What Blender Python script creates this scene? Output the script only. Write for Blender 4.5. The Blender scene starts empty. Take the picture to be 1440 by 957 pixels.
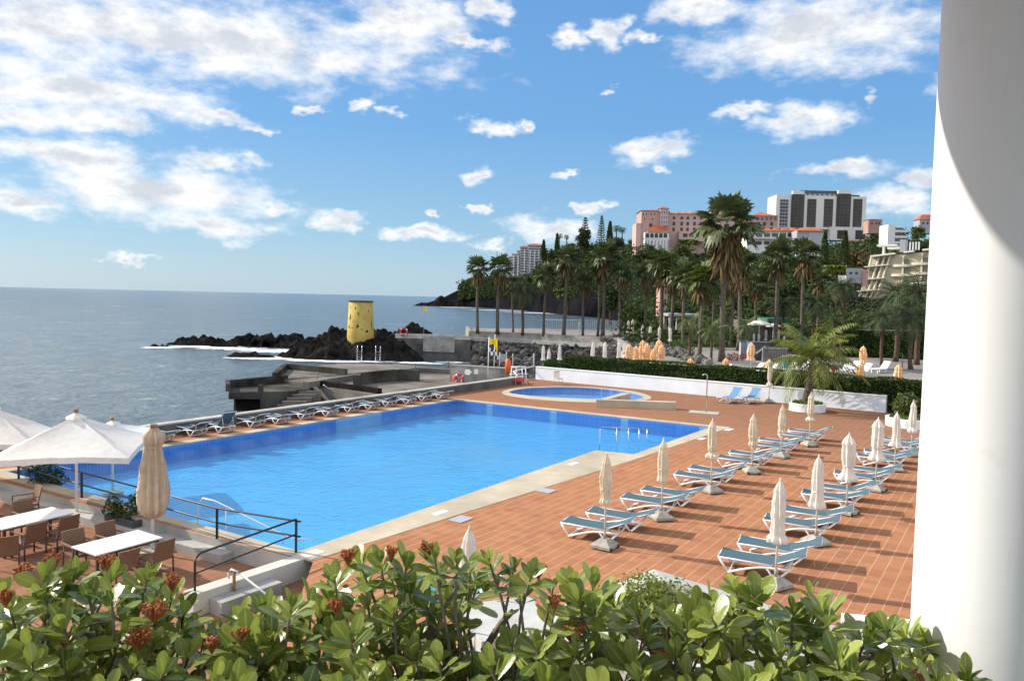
import bpy, math, random
import numpy as np
from mathutils import Vector, Matrix
from mathutils.geometry import tessellate_polygon
S = bpy.context.scene
COL = S.collection
R = math.radians
random.seed(7)
# ------------------------------------------------------------------ camera
F, CX, CY, HC = 1103., 720., 478.5, 6.1
PITCH, ROLL = math.atan(59.2/1103), R(1.295)
cam = bpy.data.cameras.new('camera'); co = bpy.data.objects.new('camera', cam); COL.objects.link(co)
cam.sensor_width = 36; cam.lens = 36*F/1440; cam.clip_start = .05; cam.clip_end = 120000
c_, s_, cp, sp = math.cos(ROLL), math.sin(ROLL), math.cos(PITCH), math.sin(PITCH)
co.matrix_world = Matrix(((c_, -s_, 0, 0), (s_*sp, c_*sp, -cp, 0), (s_*cp, c_*cp, sp, HC), (0, 0, 0, 1)))
S.camera = co
def ray(x, y, F=F, CX=CX, CY=CY, c=c_, s=s_, cp=cp, sp=sp):
    u = (x-CX)/F; v = -(y-CY)/F
    a = c*u-s*v; b = s*u+c*v
    return Vector((a, cp+b*sp, -sp+b*cp))
def G(x, y, z=0.):                 # photo pixel -> point on the level z
    r = ray(x, y); t = (z-HC)/r.z
    return Vector((r.x*t, r.y*t, z))
def P(x, y, Y):                    # photo pixel -> point at the distance Y
    r = ray(x, y); t = Y/r.y
    return Vector((r.x*t, Y, HC+r.z*t))
def azel(x, y):
    r = ray(x, y)
    return math.degrees(math.atan2(r.x, r.y)), math.degrees(math.atan2(r.z, math.hypot(r.x, r.y)))
# ------------------------------------------------------------------ light
SUN_EL, SUN_H = R(32), Vector((-.94, .34, 0)).normalized()
sd = Vector((SUN_H.x*math.cos(SUN_EL), SUN_H.y*math.cos(SUN_EL), math.sin(SUN_EL)))
sl = bpy.data.lights.new('sun', 'SUN'); sl.energy = 3.4; sl.angle = R(.53); sl.color = (1, .93, .83)
so = bpy.data.objects.new('sun', sl); COL.objects.link(so); so.location = sd*50
so.rotation_euler = sd.to_track_quat('Z', 'Y').to_euler()
S.view_settings.view_transform = 'Standard'; S.view_settings.look = 'None'
S.view_settings.exposure = 0.90; S.view_settings.gamma = 1; S.view_settings.use_curve_mapping = False
W = bpy.data.worlds.new('World'); S.world = W; W.use_nodes = True
nt = W.node_tree; nt.nodes.clear()
def N(t, **k):
    n = nt.nodes.new('ShaderNode'+t)
    for a, b in k.items():
        if hasattr(n, a) and a != 'inputs': setattr(n, a, b)
    return n
def L(a, b): nt.links.new(a, b)
def MA(op, a, b=None, c=None, clamp=False):
    n = N('Math', operation=op); n.use_clamp = clamp
    for i, v in enumerate((a, b, c)):
        if v is None: continue
        if isinstance(v, (int, float)): n.inputs[i].default_value = v
        else: L(v, n.inputs[i])
    return n.outputs[0]
sky = N('TexSky'); sky.sky_type = 'NISHITA'; sky.sun_disc = False
sky.sun_elevation = SUN_EL; sky.sun_rotation = math.atan2(SUN_H.x, SUN_H.y); sky.air_density = 1.0; sky.dust_density = .6; sky.ozone_density = 2.2
tc = N('TexCoord'); sx = N('SeparateXYZ'); L(tc.outputs['Generated'], sx.inputs[0])
az = MA('MULTIPLY', MA('ARCTAN2', sx.outputs[0], sx.outputs[1]), 57.2958)
el = MA('MULTIPLY', MA('ARCSINE', sx.outputs[2]), 57.2958)
cxy = N('CombineXYZ'); L(az, cxy.inputs[0]); L(el, cxy.inputs[1])
# the two cloud noises live in (azimuth, elevation) degrees, flattened like real cumulus
def noise(vec, sc, det, rough=.55, scale=(1, 1, 1), lac=2.1, off=(0, 0, 0), col=False):
    m = N('Mapping'); m.inputs['Scale'].default_value = scale; m.inputs['Location'].default_value = off; L(vec, m.inputs[0])
    n = N('TexNoise'); n.inputs['Scale'].default_value = sc; n.inputs['Detail'].default_value = det
    n.inputs['Roughness'].default_value = rough; n.inputs['Lacunarity'].default_value = lac; L(m.outputs[0], n.inputs[0])
    return n.outputs['Color' if col else 'Fac']
wn = noise(cxy.outputs[0], .28, 3, .6, (1, 1.7, 1), col=True)
wsub = N('VectorMath', operation='SUBTRACT'); L(wn, wsub.inputs[0]); wsub.inputs[1].default_value = (.5, .5, .5)
wsc = N('VectorMath', operation='MULTIPLY_ADD'); L(wsub.outputs[0], wsc.inputs[0]); wsc.inputs[1].default_value = (7, 2.6, 0); L(cxy.outputs[0], wsc.inputs[2])
CL = [(290,55,330,62),(110,125,200,44),(455,85,130,30),(570,30,90,60),(60,40,150,60),(30,165,85,30),(165,172,66,18),(690,8,32,22),(655,57,40,10),
 (310,168,62,12),(368,180,24,9),(430,155,22,6),(100,218,140,24),(310,226,52,15),(220,272,180,42),(40,288,56,22),(300,318,95,18),(385,288,30,11),
 (477,311,34,14),(592,326,58,11),(507,148,20,11),(555,163,20,9),(690,176,38,13),(735,183,13,7),(672,247,25,12),(612,298,14,7),(670,288,14,8),
 (1150,48,200,56),(985,15,70,26),(860,45,27,20),(805,55,28,14),(905,50,16,8),(852,126,22,8),(1130,165,64,26),(1030,158,44,9),(922,210,54,19),(945,240,20,7),
 (1190,238,78,14),(1288,248,34,16),(1255,282,60,24),(1235,135,24,11),(770,320,70,20),(805,242,20,7),(835,290,22,9),(690,347,30,9),(180,365,40,5),(1420,100,90,60),(1430,260,60,24),(-150,120,160,90),(-160,280,120,40)]
mind = None
for (bx, by, rx, ry) in CL:
    a0, e0 = azel(bx, by); a1, _ = azel(bx+rx, by); _, e1_ = azel(bx, by-ry)
    ra, re = abs(a1-a0)*1.12, abs(e1_-e0)*1.15
    v = N('VectorMath', operation='MULTIPLY_ADD'); L(wsc.outputs[0], v.inputs[0])
    v.inputs[1].default_value = (1/ra, 1/re, 0); v.inputs[2].default_value = (-a0/ra, -e0/re, 0)
    l = N('VectorMath', operation='LENGTH'); L(v.outputs[0], l.inputs[0])
    # small clouds are thinner
    d = l.outputs['Value']
    if rx < 40: d = MA('ADD', d, .06)
    mind = d if mind is None else MA('SMOOTH_MIN', mind, d, .30)
# extra bright clouds added only outside the camera view, as neutral fill light
fbm = noise(cxy.outputs[0], .30, 9, .56, (1, 2.1, 1))
fbm2 = noise(cxy.outputs[0], .34, 9, .6, (1, 2.0, 1), off=(.22, -.75, 0))
gen = noise(tc.outputs['Generated'], 2.6, 5, .6, (1, 1, 1.6))
out = MA('MAXIMUM', MA('MULTIPLY', MA('SUBTRACT', el, 27), .12, clamp=True), MA('MULTIPLY', MA('SUBTRACT', MA('ABSOLUTE', az), 46), .10, clamp=True))
far = MA('ADD', .25, MA('MULTIPLY', MA('SUBTRACT', gen, .5), 3.4))
base = MA('MAXIMUM', MA('MAXIMUM', MA('SUBTRACT', 1.0, mind), -1.2), MA('SUBTRACT', MA('MULTIPLY', out, MA('ADD', far, 1.2)), 1.2))
dens = MA('ADD', MA('MULTIPLY', base, .85), MA('MULTIPLY', MA('SUBTRACT', fbm, .5), 1.6))
ms = N('MapRange'); ms.interpolation_type = 'SMOOTHSTEP'; L(dens, ms.inputs[0]); ms.inputs[1].default_value = -.14; ms.inputs[2].default_value = .70
alpha = ms.outputs[0]
core = N('MapRange'); core.interpolation_type = 'SMOOTHSTEP'; L(MA('ADD', MA('MULTIPLY', base, .75), MA('MULTIPLY', MA('SUBTRACT', fbm2, .5), 1.8)), core.inputs[0])
core.inputs[1].default_value = .22; core.inputs[2].default_value = .85
ccol = N('MixRGB'); L(core.outputs[0], ccol.inputs[0]); ccol.inputs[1].default_value = (4.9, 4.85, 4.75, 1); ccol.inputs[2].default_value = (3.1, 3.22, 3.45, 1)
oc = N('MixRGB'); L(out, oc.inputs[0]); L(ccol.outputs[0], oc.inputs[1]); oc.inputs[2].default_value = (10, 9.8, 9.5, 1); ccol = oc
# sky colour trim
rp_ = N('ValToRGB'); L(MA('DIVIDE', el, 60, clamp=True), rp_.inputs[0]); cr = rp_.color_ramp
cr.elements[0].position = 0; cr.elements[0].color = (.42, .63, .80, 1); cr.elements[1].position = 1; cr.elements[1].color = (.09, .25, .60, 1)
for ps, cc in ((.08, (.275, .54, .79)), (.20, (.155, .425, .82)), (.38, (.135, .375, .78))): e_ = cr.elements.new(ps); e_.color = (*cc, 1)
rs_ = N('VectorMath', operation='SCALE'); L(rp_.outputs[0], rs_.inputs[0]); rs_.inputs['Scale'].default_value = 3.85
hs = N('MixRGB'); hs.inputs[0].default_value = .86; L(sky.outputs[0], hs.inputs[1]); L(rs_.outputs[0], hs.inputs[2])
mx = N('MixRGB'); L(MA('MULTIPLY', alpha, .93), mx.inputs[0]); L(hs.outputs[0], mx.inputs[1]); L(ccol.outputs[0], mx.inputs[2])
bg = N('Background'); bg.inputs[1].default_value = .125; L(mx.outputs[0], bg.inputs[0])
wo = N('OutputWorld'); L(bg.outputs[0], wo.inputs[0])
W.cycles.sampling_method = 'MANUAL'; W.cycles.sample_map_resolution = 512
S.cycles.max_bounces = 6; S.cycles.transparent_max_bounces = 8; S.cycles.use_denoising = True; S.cycles.caustics_reflective = False; S.cycles.caustics_refractive = False
# ------------------------------------------------------------------ materials
def mat(name, col, rough=.6, var=.12, scale=3., col2=None, bump=0., bscale=20., metal=0., spec=.5, island=0., trans=0., coat=0., detail=4):
    global nt
    m = bpy.data.materials.new(name); m.use_nodes = True; nt = m.node_tree; nt.nodes.clear()
    o = N('OutputMaterial'); p = N('BsdfPrincipled'); p.inputs['Roughness'].default_value = rough; p.inputs['Metallic'].default_value = metal
    p.inputs['Specular IOR Level'].default_value = 0. if name in ('cliff', 'rock', 'boulder', 'asphalt_grey', 'garden_stone', 'leaf_dark', 'leaf_mid', 'concrete', 'jetty_top', 'jetty_wall', 'hedge_leaf', 'garden_soil') else min(spec, .12) if rough >= .8 else spec; p.inputs['Coat Weight'].default_value = coat
    t = N('TexCoord'); c2 = col2 or tuple(x*(1-2*var) for x in col); c1 = tuple(min(1, x*(1+var)) for x in col) if not col2 else col
    n = noise(t.outputs['Object'], scale, detail, .6)
    fac = MA('MULTIPLY', MA('SUBTRACT', n, .3), 2.5, clamp=True)
    if island:
        g = N('NewGeometry'); fac = MA('ADD', MA('MULTIPLY', fac, 1-island), MA('MULTIPLY', g.outputs['Random Per Island'], island))
    x = N('MixRGB'); L(fac, x.inputs[0]); x.inputs[1].default_value = (*c2, 1); x.inputs[2].default_value = (*c1, 1)
    L(x.outputs[0], p.inputs['Base Color'])
    if bump:
        b = N('Bump'); b.inputs['Strength'].default_value = bump; b.inputs['Distance'].default_value = .02
        L(noise(t.outputs['Object'], bscale, 5, .6), b.inputs['Height']); L(b.outputs[0], p.inputs['Normal'])
    if trans:
        tr = N('BsdfTranslucent'); L(x.outputs[0], tr.inputs[0]); ms_ = N('MixShader'); ms_.inputs[0].default_value = trans
        L(p.outputs[0], ms_.inputs[1]); L(tr.outputs[0], ms_.inputs[2]); L(ms_.outputs[0], o.inputs[0])
    else: L(p.outputs[0], o.inputs[0])
    m['tex'] = 1
    return m
M = {}
def D(k, *a, **kw): M[k] = mat(k, *a, **kw)
D('white_plaster', (.82, .82, .81), .7, .04, 1.2, bump=.15, bscale=30)

D('wall_paint', (.75, .79, .83), .7, .06, .6, bump=.1, spec=.2)
D('concrete', (.33, .31, .28), .85, .22, .8, bump=.4, bscale=6)
D('dark_concrete', (.16, .15, .135), .85, .3, .35, bump=.5, bscale=4)
D('pale_concrete', (.44, .42, .38), .85, .18, .5, bump=.3, bscale=6)
D('coping', (.46, .39, .285), .75, .14, .5, bump=.2, bscale=25, spec=.2)
D('rock', (.024, .021, .019), .9, .5, .5, bump=1., bscale=2.2)
D('boulder', (.075, .072, .068), .9, .5, .5, bump=.8, bscale=2, island=.6)
D('garden_stone', (.17, .16, .14), .9, .3, .5, bump=.8, bscale=2, island=.6)
D('jetty_top', (.19, .17, .15), .85, .3, .3, bump=.4, bscale=4)
D('jetty_wall', (.085, .08, .07), .9, .4, .35, bump=.6, bscale=3)
D('garden_soil', (.035, .045, .018), .95, .4, .2)
D('cream_dark', (.24, .21, .15), .8, .1)
D('cliff', (.013, .0125, .014), .95, .4, .03, bump=1., bscale=.2)
D('cream_plaster', (.60, .55, .47), .8, .08, .8, bump=.15)
D('dull_pink', (.42, .27, .22), .8, .1, .1)
D('soil', (.08, .05, .03), .95, .3, 3)
D('grass', (.13, .20, .03), .9, .3, 4)
D('white_plastic', (.80, .80, .80), .35, .03, 4)
D('sling', (.075, .125, .148), .75, .10, 60, bump=.1, bscale=200, spec=.2)
D('sling_dark', (.05, .10, .115), .75, .10, 60)
D('canvas_white', (.86, .81, .73), .85, .05, 5, trans=.30, bump=.15, bscale=12)
D('canvas_cream', (.80, .70, .53), .85, .07, 5, trans=.2, bump=.15, bscale=12)
D('canvas_beige', (.60, .47, .33), .85, .08, 4, trans=.12, bump=.2, bscale=12)
D('pole_white', (.75, .74, .70), .4, .04)
D('pole_cream', (.62, .58, .50), .5, .05)
D('stone_base', (.36, .34, .28), .9, .15, 6, bump=.3)
D('black_rubber', (.02, .02, .02), .6, .1)
D('black_metal', (.012, .014, .016), .4, .1, 8)
D('steel', (.62, .63, .65), .25, .05, 8, metal=1.)
D('wicker', (.20, .105, .055), .7, .18, 40, bump=.3, bscale=120)
D('dark_brown', (.06, .035, .02), .6, .1)
D('table_white', (.78, .76, .72), .4, .03, 4)
D('planter_grey', (.085, .08, .08), .7, .15, 5)
D('wood', (.25, .14, .07), .7, .2, 20)
D('bark', (.135, .11, .085), .95, .25, 4, bump=.6, bscale=14)
D('bark_brown', (.12, .075, .05), .95, .25, 4, bump=.6, bscale=14)
D('twig', (.24, .20, .16), .9, .2, 30)

D('flower_rust', (.56, .22, .09), .8, .3, 60, col2=(.32, .10, .045), island=.7)
D('palm_green', (.125, .15, .045), .5, .3, .5, col2=(.04, .06, .02), island=.6, trans=.2)
D('palm_bright', (.14, .18, .03), .5, .3, .5, col2=(.05, .085, .018), island=.6, trans=.25)
D('palm_dead', (.25, .18, .085), .9, .3, .5, col2=(.085, .058, .028), island=.7)
D('coco_green', (.24, .26, .04), .5, .3, .5, col2=(.075, .11, .018), island=.6, trans=.3)
D('date_green', (.10, .125, .05), .55, .3, .5, col2=(.032, .05, .02), island=.6, trans=.12, spec=.25)
D('leaf_dark', (.088, .115, .042), .7, .3, .1, col2=(.024, .037, .016), island=.6, trans=.12)
D('leaf_mid', (.13, .155, .05), .7, .3, .1, col2=(.04, .06, .02), island=.6, trans=.12)
D('leaf_dry', (.15, .12, .045), .8, .3, .1, col2=(.06, .05, .02), island=.6, trans=.1)
D('leaf_yellow', (.26, .30, .04), .6, .3, .4, col2=(.11, .15, .02), island=.7, trans=.2)
D('hedge_leaf', (.075, .115, .03), .55, .3, .6, col2=(.022, .042, .012), island=.7, trans=.12)
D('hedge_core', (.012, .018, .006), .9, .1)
D('pink_wall', (.50, .295, .255), .8, .06, .05)
D('pink_pale', (.55, .365, .325), .8, .06, .05)
D('roof_orange', (.46, .14, .06), .8, .15, .2)
D('roof_red', (.40, .12, .08), .8, .15, .2)
D('hotel_white', (.72, .70, .66), .7, .04, .05)
D('hotel_grey', (.36, .36, .38), .7, .06, .05)
D('glass_dark', (.05, .042, .036), .35, .2, .3, spec=.3)
D('mullion', (.13, .12, .11), .7, .1)
D('hotel_stone', (.70, .66, .59), .7, .05, .05)
D('glass_blue', (.04, .06, .085), .25, .2, .3)
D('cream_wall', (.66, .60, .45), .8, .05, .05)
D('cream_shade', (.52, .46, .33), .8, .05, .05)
D('yellow_paint', (.50, .36, .10), .85, .12, .5, bump=.2, bscale=3)
D('dark_stone', (.05, .045, .03), .9, .2, 2)
D('orange_plastic', (.72, .12, .03), .5, .05)
D('red_plastic', (.65, .04, .03), .5, .05)
D('flag_yellow', (.80, .55, .01), .8, .05, 2, trans=.3)
D('blue_paint', (.03, .22, .5), .6, .1)
D('teal_paint', (.03, .28, .34), .6, .1)
D('green_cloth', (.04, .16, .12), .8, .1)
D('red_wall', (.34, .11, .06), .8, .1, .3)
D('turq', (.02, .42, .55), .3, .1)
D('red_plastic_leaf', (.22, .02, .02), .6, .3, 3)
D('asphalt_grey', (.24, .225, .205), .9, .12, .2)
def newmat(name):
    global nt
    m = bpy.data.materials.new(name); m.use_nodes = True; nt = m.node_tree; nt.nodes.clear(); M[name] = m
    return N('OutputMaterial')
# terracotta deck: square tiles with pale joints running along the pool
E1 = Vector((.545, .838, 0)); E2 = Vector((.838, -.545, 0)); ROT = math.atan2(.838, .545)
def tiles(name, c1, c2, joint, size=.30, cross=.35, mottled=.5, pscale=.25, far_col=None):
    o = newmat(name); p = N('BsdfPrincipled'); p.inputs['Roughness'].default_value = .85; p.inputs['Specular IOR Level'].default_value = 0.
    t = N('TexCoord'); m = N('Mapping'); m.inputs['Rotation'].default_value = (0, 0, -ROT); L(t.outputs['Object'], m.inputs[0])
    s = N('SeparateXYZ'); L(m.outputs[0], s.inputs[0])
    u = MA('DIVIDE', s.outputs[0], size*1.0); v = MA('DIVIDE', s.outputs[1], size)
    fu = MA('ABSOLUTE', MA('SUBTRACT', MA('FRACT', u), .5)); fv = MA('ABSOLUTE', MA('SUBTRACT', MA('FRACT', v), .5))
    def line(f, w):
        r = N('MapRange'); r.interpolation_type = 'SMOOTHSTEP'; L(f, r.inputs[0]); r.inputs[1].default_value = .5-w; r.inputs[2].default_value = .5-w*.45; return r.outputs[0]
    lv = line(fv, .042); lu = MA('MULTIPLY', line(fu, .03), cross)
    cm = N('CombineXYZ'); L(MA('FLOOR', u), cm.inputs[0]); L(MA('FLOOR', v), cm.inputs[1])
    wn_ = N('TexWhiteNoise'); wn_.noise_dimensions = '2D'; L(cm.outputs[0], wn_.inputs[0])
    big = noise(t.outputs['Object'], pscale, 5, .6); fine = noise(t.outputs['Object'], 5, 4, .65, (1, 1, 1))
    fac = MA('ADD', MA('MULTIPLY', wn_.outputs[0], .62), MA('ADD', MA('MULTIPLY', MA('SUBTRACT', big, .3), mottled*1.3), MA('MULTIPLY', MA('SUBTRACT', fine, .5), .6)), clamp=True)
    x = N('MixRGB'); L(fac, x.inputs[0]); x.inputs[1].default_value = (*c2, 1); x.inputs[2].default_value = (*c1, 1)
    jn = MA('MULTIPLY', MA('MAXIMUM', lu, lv), MA('ADD', .25, MA('MULTIPLY', noise(t.outputs['Object'], .5, 3), 1.1)), clamp=True)
    y = N('MixRGB'); L(jn, y.inputs[0]); L(x.outputs[0], y.inputs[1]); y.inputs[2].default_value = (*joint, 1)
    # wear stains
    st = N('MapRange'); L(noise(t.outputs['Object'], .9, 6, .7), st.inputs[0]); st.inputs[1].default_value = .5; st.inputs[2].default_value = .74; st.inputs[4].default_value = .45
    z = N('MixRGB'); L(st.outputs[0], z.inputs[0]); L(y.outputs[0], z.inputs[1]); z.inputs[2].default_value = (c2[0]*.55, c2[1]*.6, c2[2]*.7, 1)
    if far_col:                        # tiles turn darker and browner towards the far end
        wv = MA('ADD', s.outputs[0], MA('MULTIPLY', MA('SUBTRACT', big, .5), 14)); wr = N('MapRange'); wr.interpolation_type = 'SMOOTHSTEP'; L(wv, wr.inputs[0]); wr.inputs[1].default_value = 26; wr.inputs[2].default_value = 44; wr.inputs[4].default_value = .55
        z2 = N('MixRGB'); L(wr.outputs[0], z2.inputs[0]); L(z.outputs[0], z2.inputs[1]); z2.inputs[2].default_value = (*far_col, 1); z = z2
    L(z.outputs[0], p.inputs['Base Color'])
    b = N('Bump'); b.inputs['Strength'].default_value = .35; b.inputs['Distance'].default_value = .004; L(MA('SUBTRACT', MA('MULTIPLY', fine, .5), jn), b.inputs['Height']); L(b.outputs[0], p.inputs['Normal'])
    L(p.outputs[0], o.inputs[0])
tiles('terracotta', (.41, .192, .102), (.31, .138, .072), (.50, .34, .215), far_col=(.17, .10, .072))
tiles('terrace_tile', (.33, .165, .10), (.24, .115, .07), (.33, .22, .15), .30, .8)
# pool tiles
def pooltile(name, c1, c2):
    o = newmat(name); p = N('BsdfPrincipled'); p.inputs['Roughness'].default_value = .3
    t = N('TexCoord'); m = N('Mapping'); m.inputs['Rotation'].default_value = (0, 0, -ROT); L(t.outputs['Object'], m.inputs[0])
    b = N('TexBrick'); b.offset = 0; b.inputs['Scale'].default_value = 1; b.inputs['Brick Width'].default_value = .12; b.inputs['Row Height'].default_value = .12; b.inputs['Mortar Size'].default_value = .006
    b.inputs['Color1'].default_value = (*c1, 1); b.inputs['Color2'].default_value = (*c2, 1); b.inputs['Mortar'].default_value = (.24, .45, .72, 1); L(m.outputs[0], b.inputs[0])
    # caustic network of light is left to the renderer; slow colour drift only
    x = N('MixRGB'); x.blend_type = 'MULTIPLY'; x.inputs[0].default_value = .35; L(b.outputs[0], x.inputs[1])
    L(noise(t.outputs['Object'], .25, 3, col=False), x.inputs[2]); L(x.outputs[0], p.inputs['Base Color']); L(p.outputs[0], o.inputs[0])
pooltile('pool_tile', (.16, .52, .90), (.13, .47, .86))
pooltile('pool_band', (.06, .25, .68), (.045, .20, .62))
def water(name, tint, bscale, bstr, rough=.02, fac_mul=1.):
    o = newmat(name); t = N('TexCoord')
    h = MA('ADD', noise(t.outputs['Object'], bscale, 4, .6), MA('MULTIPLY', noise(t.outputs['Object'], bscale*.28, 2), 1.3))
    b = N('Bump'); b.inputs['Strength'].default_value = bstr; b.inputs['Distance'].default_value = .07; L(h, b.inputs['Height'])
    tr = N('BsdfTransparent'); tr.inputs[0].default_value = (*tint, 1)
    gl = N('BsdfGlossy'); gl.inputs['Roughness'].default_value = rough; L(b.outputs[0], gl.inputs['Normal'])
    lw_ = N('LayerWeight'); lw_.inputs[0].default_value = .5; L(b.outputs[0], lw_.inputs['Normal']); frs = MA('ADD', .02, MA('MULTIPLY', MA('POWER', lw_.outputs['Facing'], 5.), .9))
    mxs = N('MixShader'); L(MA('MULTIPLY', frs, fac_mul, clamp=True), mxs.inputs[0]); L(tr.outputs[0], mxs.inputs[1]); L(gl.outputs[0], mxs.inputs[2]); L(mxs.outputs[0], o.inputs[0])
water('pool_water', (.66, .94, 1.0), 4.6, .65)
# open sea
o = newmat('sea_water'); p = N('BsdfPrincipled'); t = N('TexCoord'); gpos = t.outputs['Object']
nb = noise(gpos, .09, 5, .6, (1, 1.5, 1)); nsm = noise(gpos, .6, 5, .7, (1, 1.5, 1))
x = N('MixRGB'); L(nb, x.inputs[0]); x.inputs[1].default_value = (.03, .062, .085, 1); x.inputs[2].default_value = (.10, .15, .18, 1)
# scattered white caps
wc = N('MapRange'); L(MA('MULTIPLY', noise(gpos, .035, 3), noise(gpos, .22, 7, .7, (1, 2.2, 1))), wc.inputs[0]); wc.inputs[1].default_value = .36; wc.inputs[2].default_value = .42; wc.inputs[4].default_value = .6
y = N('MixRGB'); L(wc.outputs[0], y.inputs[0]); L(x.outputs[0], y.inputs[1]); y.inputs[2].default_value = (.75, .78, .8, 1)
L(y.outputs[0], p.inputs['Base Color']); p.inputs['Roughness'].default_value = .22; p.inputs['IOR'].default_value = 1.33
b = N('Bump'); b.inputs['Strength'].default_value = 1; b.inputs['Distance'].default_value = 1.0; L(MA('ADD', MA('MULTIPLY', nb, 2.4), MA('MULTIPLY', nsm, .8)), b.inputs['Height']); L(b.outputs[0], p.inputs['Normal']); L(p.outputs[0], o.inputs[0])
# sea foam: broken sheet
o = newmat('foam'); t = N('TexCoord'); p = N('BsdfPrincipled'); p.inputs['Base Color'].default_value = (.75, .79, .8, 1); p.inputs['Roughness'].default_value = .8
tr = N('BsdfTransparent'); mxs = N('MixShader')
at = N('Attribute'); at.attribute_name = 'edge'
rm = N('MapRange'); L(MA('ADD', MA('MULTIPLY', noise(t.outputs['Object'], .45, 8, .7), 1.0), MA('MULTIPLY', at.outputs['Fac'], .42)), rm.inputs[0]); rm.inputs[1].default_value = .60; rm.inputs[2].default_value = .78
L(rm.outputs[0], mxs.inputs[0]); L(tr.outputs[0], mxs.inputs[1]); L(p.outputs[0], mxs.inputs[2]); L(mxs.outputs[0], o.inputs[0])
# painted column: roller texture, faint run marks and scuffs
o = newmat('column_paint'); p = N('BsdfPrincipled'); t = N('TexCoord'); p.inputs['Roughness'].default_value = .5; p.inputs['Specular IOR Level'].default_value = .3
st = noise(t.outputs['Object'], 9, 5, .65, (1, 1, .12)); sc_ = noise(t.outputs['Object'], 3.2, 6, .7)
m1 = N('MapRange'); L(st, m1.inputs[0]); m1.inputs[1].default_value = .56; m1.inputs[2].default_value = .72; m1.inputs[4].default_value = .55
m2 = N('MapRange'); L(sc_, m2.inputs[0]); m2.inputs[1].default_value = .60; m2.inputs[2].default_value = .70; m2.inputs[4].default_value = .6
x = N('MixRGB'); L(m1.outputs[0], x.inputs[0]); x.inputs[1].default_value = (.84, .84, .83, 1); x.inputs[2].default_value = (.70, .69, .65, 1)
y = N('MixRGB'); L(m2.outputs[0], y.inputs[0]); L(x.outputs[0], y.inputs[1]); y.inputs[2].default_value = (.72, .70, .63, 1); L(y.outputs[0], p.inputs['Base Color'])
b = N('Bump'); b.inputs['Strength'].default_value = .06; b.inputs['Distance'].default_value = .003; L(MA('ADD', noise(t.outputs['Object'], 90, 3), noise(t.outputs['Object'], 7, 3)), b.inputs['Height']); L(b.outputs[0], p.inputs['Normal']); L(p.outputs[0], o.inputs[0])
# shrub leaf: pale midrib, few ageing leaves
o = newmat('shrub_leaf'); p = N('BsdfPrincipled'); g = N('NewGeometry'); t = N('TexCoord'); at = N('Attribute'); at.attribute_name = 'rib'
fac = MA('ADD', MA('MULTIPLY', g.outputs['Random Per Island'], .7), MA('MULTIPLY', MA('MULTIPLY', MA('SUBTRACT', noise(t.outputs['Object'], 5, 4, .6), .3), 2.5, clamp=True), .3))
r_ = N('ValToRGB'); L(fac, r_.inputs[0]); e0, e1 = r_.color_ramp.elements; e0.color = (.075, .135, .026, 1); e1.color = (.38, .43, .085, 1); e1.position = .93; e0.position = .05
q_ = r_.color_ramp.elements.new(.5); q_.color = (.215, .285, .05, 1); q_ = r_.color_ramp.elements.new(.975); q_.color = (.55, .40, .07, 1)
mr = N('MapRange'); mr.interpolation_type = 'SMOOTHSTEP'; L(at.outputs['Fac'], mr.inputs[0]); mr.inputs[1].default_value = .80; mr.inputs[2].default_value = 1.; mr.inputs[4].default_value = .45
er = N('MapRange'); L(at.outputs['Fac'], er.inputs[0]); er.inputs[1].default_value = .10; er.inputs[2].default_value = 0.; er.inputs[4].default_value = .35
x = N('MixRGB'); L(MA('MAXIMUM', mr.outputs[0], er.outputs[0]), x.inputs[0]); L(r_.outputs[0], x.inputs[1]); x.inputs[2].default_value = (.58, .60, .20, 1)
sp2 = N('MapRange'); L(noise(t.outputs['Object'], 60, 4, .7), sp2.inputs[0]); sp2.inputs[1].default_value = .64; sp2.inputs[2].default_value = .72; sp2.inputs[4].default_value = .5
x2 = N('MixRGB'); L(sp2.outputs[0], x2.inputs[0]); L(x.outputs[0], x2.inputs[1]); x2.inputs[2].default_value = (.12, .11, .03, 1)
L(x2.outputs[0], p.inputs['Base Color']); p.inputs['Roughness'].default_value = .30; p.inputs['Specular IOR Level'].default_value = .5
b = N('Bump'); b.inputs['Strength'].default_value = .25; b.inputs['Distance'].default_value = .003; L(noise(t.outputs['Object'], 130, 3), b.inputs['Height']); L(b.outputs[0], p.inputs['Normal'])
tr = N('BsdfTranslucent'); L(x2.outputs[0], tr.inputs[0]); ms_ = N('MixShader'); ms_.inputs[0].default_value = .27; L(p.outputs[0], ms_.inputs[1]); L(tr.outputs[0], ms_.inputs[2]); L(ms_.outputs[0], o.inputs[0])
# two-colour checked cloth (object-space checks on a parasol)
def checks(name, ca, cb, sc):
    o = newmat(name); p = N('BsdfPrincipled'); p.inputs['Roughness'].default_value = .85; t = N('TexCoord'); s = N('SeparateXYZ'); L(t.outputs['Object'], s.inputs[0])
    a = MA('MULTIPLY', MA('ARCTAN2', s.outputs[0], s.outputs[1]), 2.2); zz = MA('MULTIPLY', s.outputs[2], sc)
    k = MA('MULTIPLY', MA('ADD', MA('GREATER_THAN', MA('FRACT', a), .5), MA('GREATER_THAN', MA('FRACT', zz), .5)), .5)
    x = N('MixRGB'); L(k, x.inputs[0]); x.inputs[1].default_value = (*ca, 1); x.inputs[2].default_value = (*cb, 1); L(x.outputs[0], p.inputs['Base Color']); L(p.outputs[0], o.inputs[0])
checks('orange_checks', (.78, .62, .42), (.85, .30, .04), 4.)
o = newmat('chequered'); p = N('BsdfPrincipled'); t = N('TexCoord'); ck = N('TexChecker'); ck.inputs['Scale'].default_value = 3.6; ck.inputs[1].default_value = (.75, .75, .76, 1); ck.inputs[2].default_value = (.015, .015, .02, 1)
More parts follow.
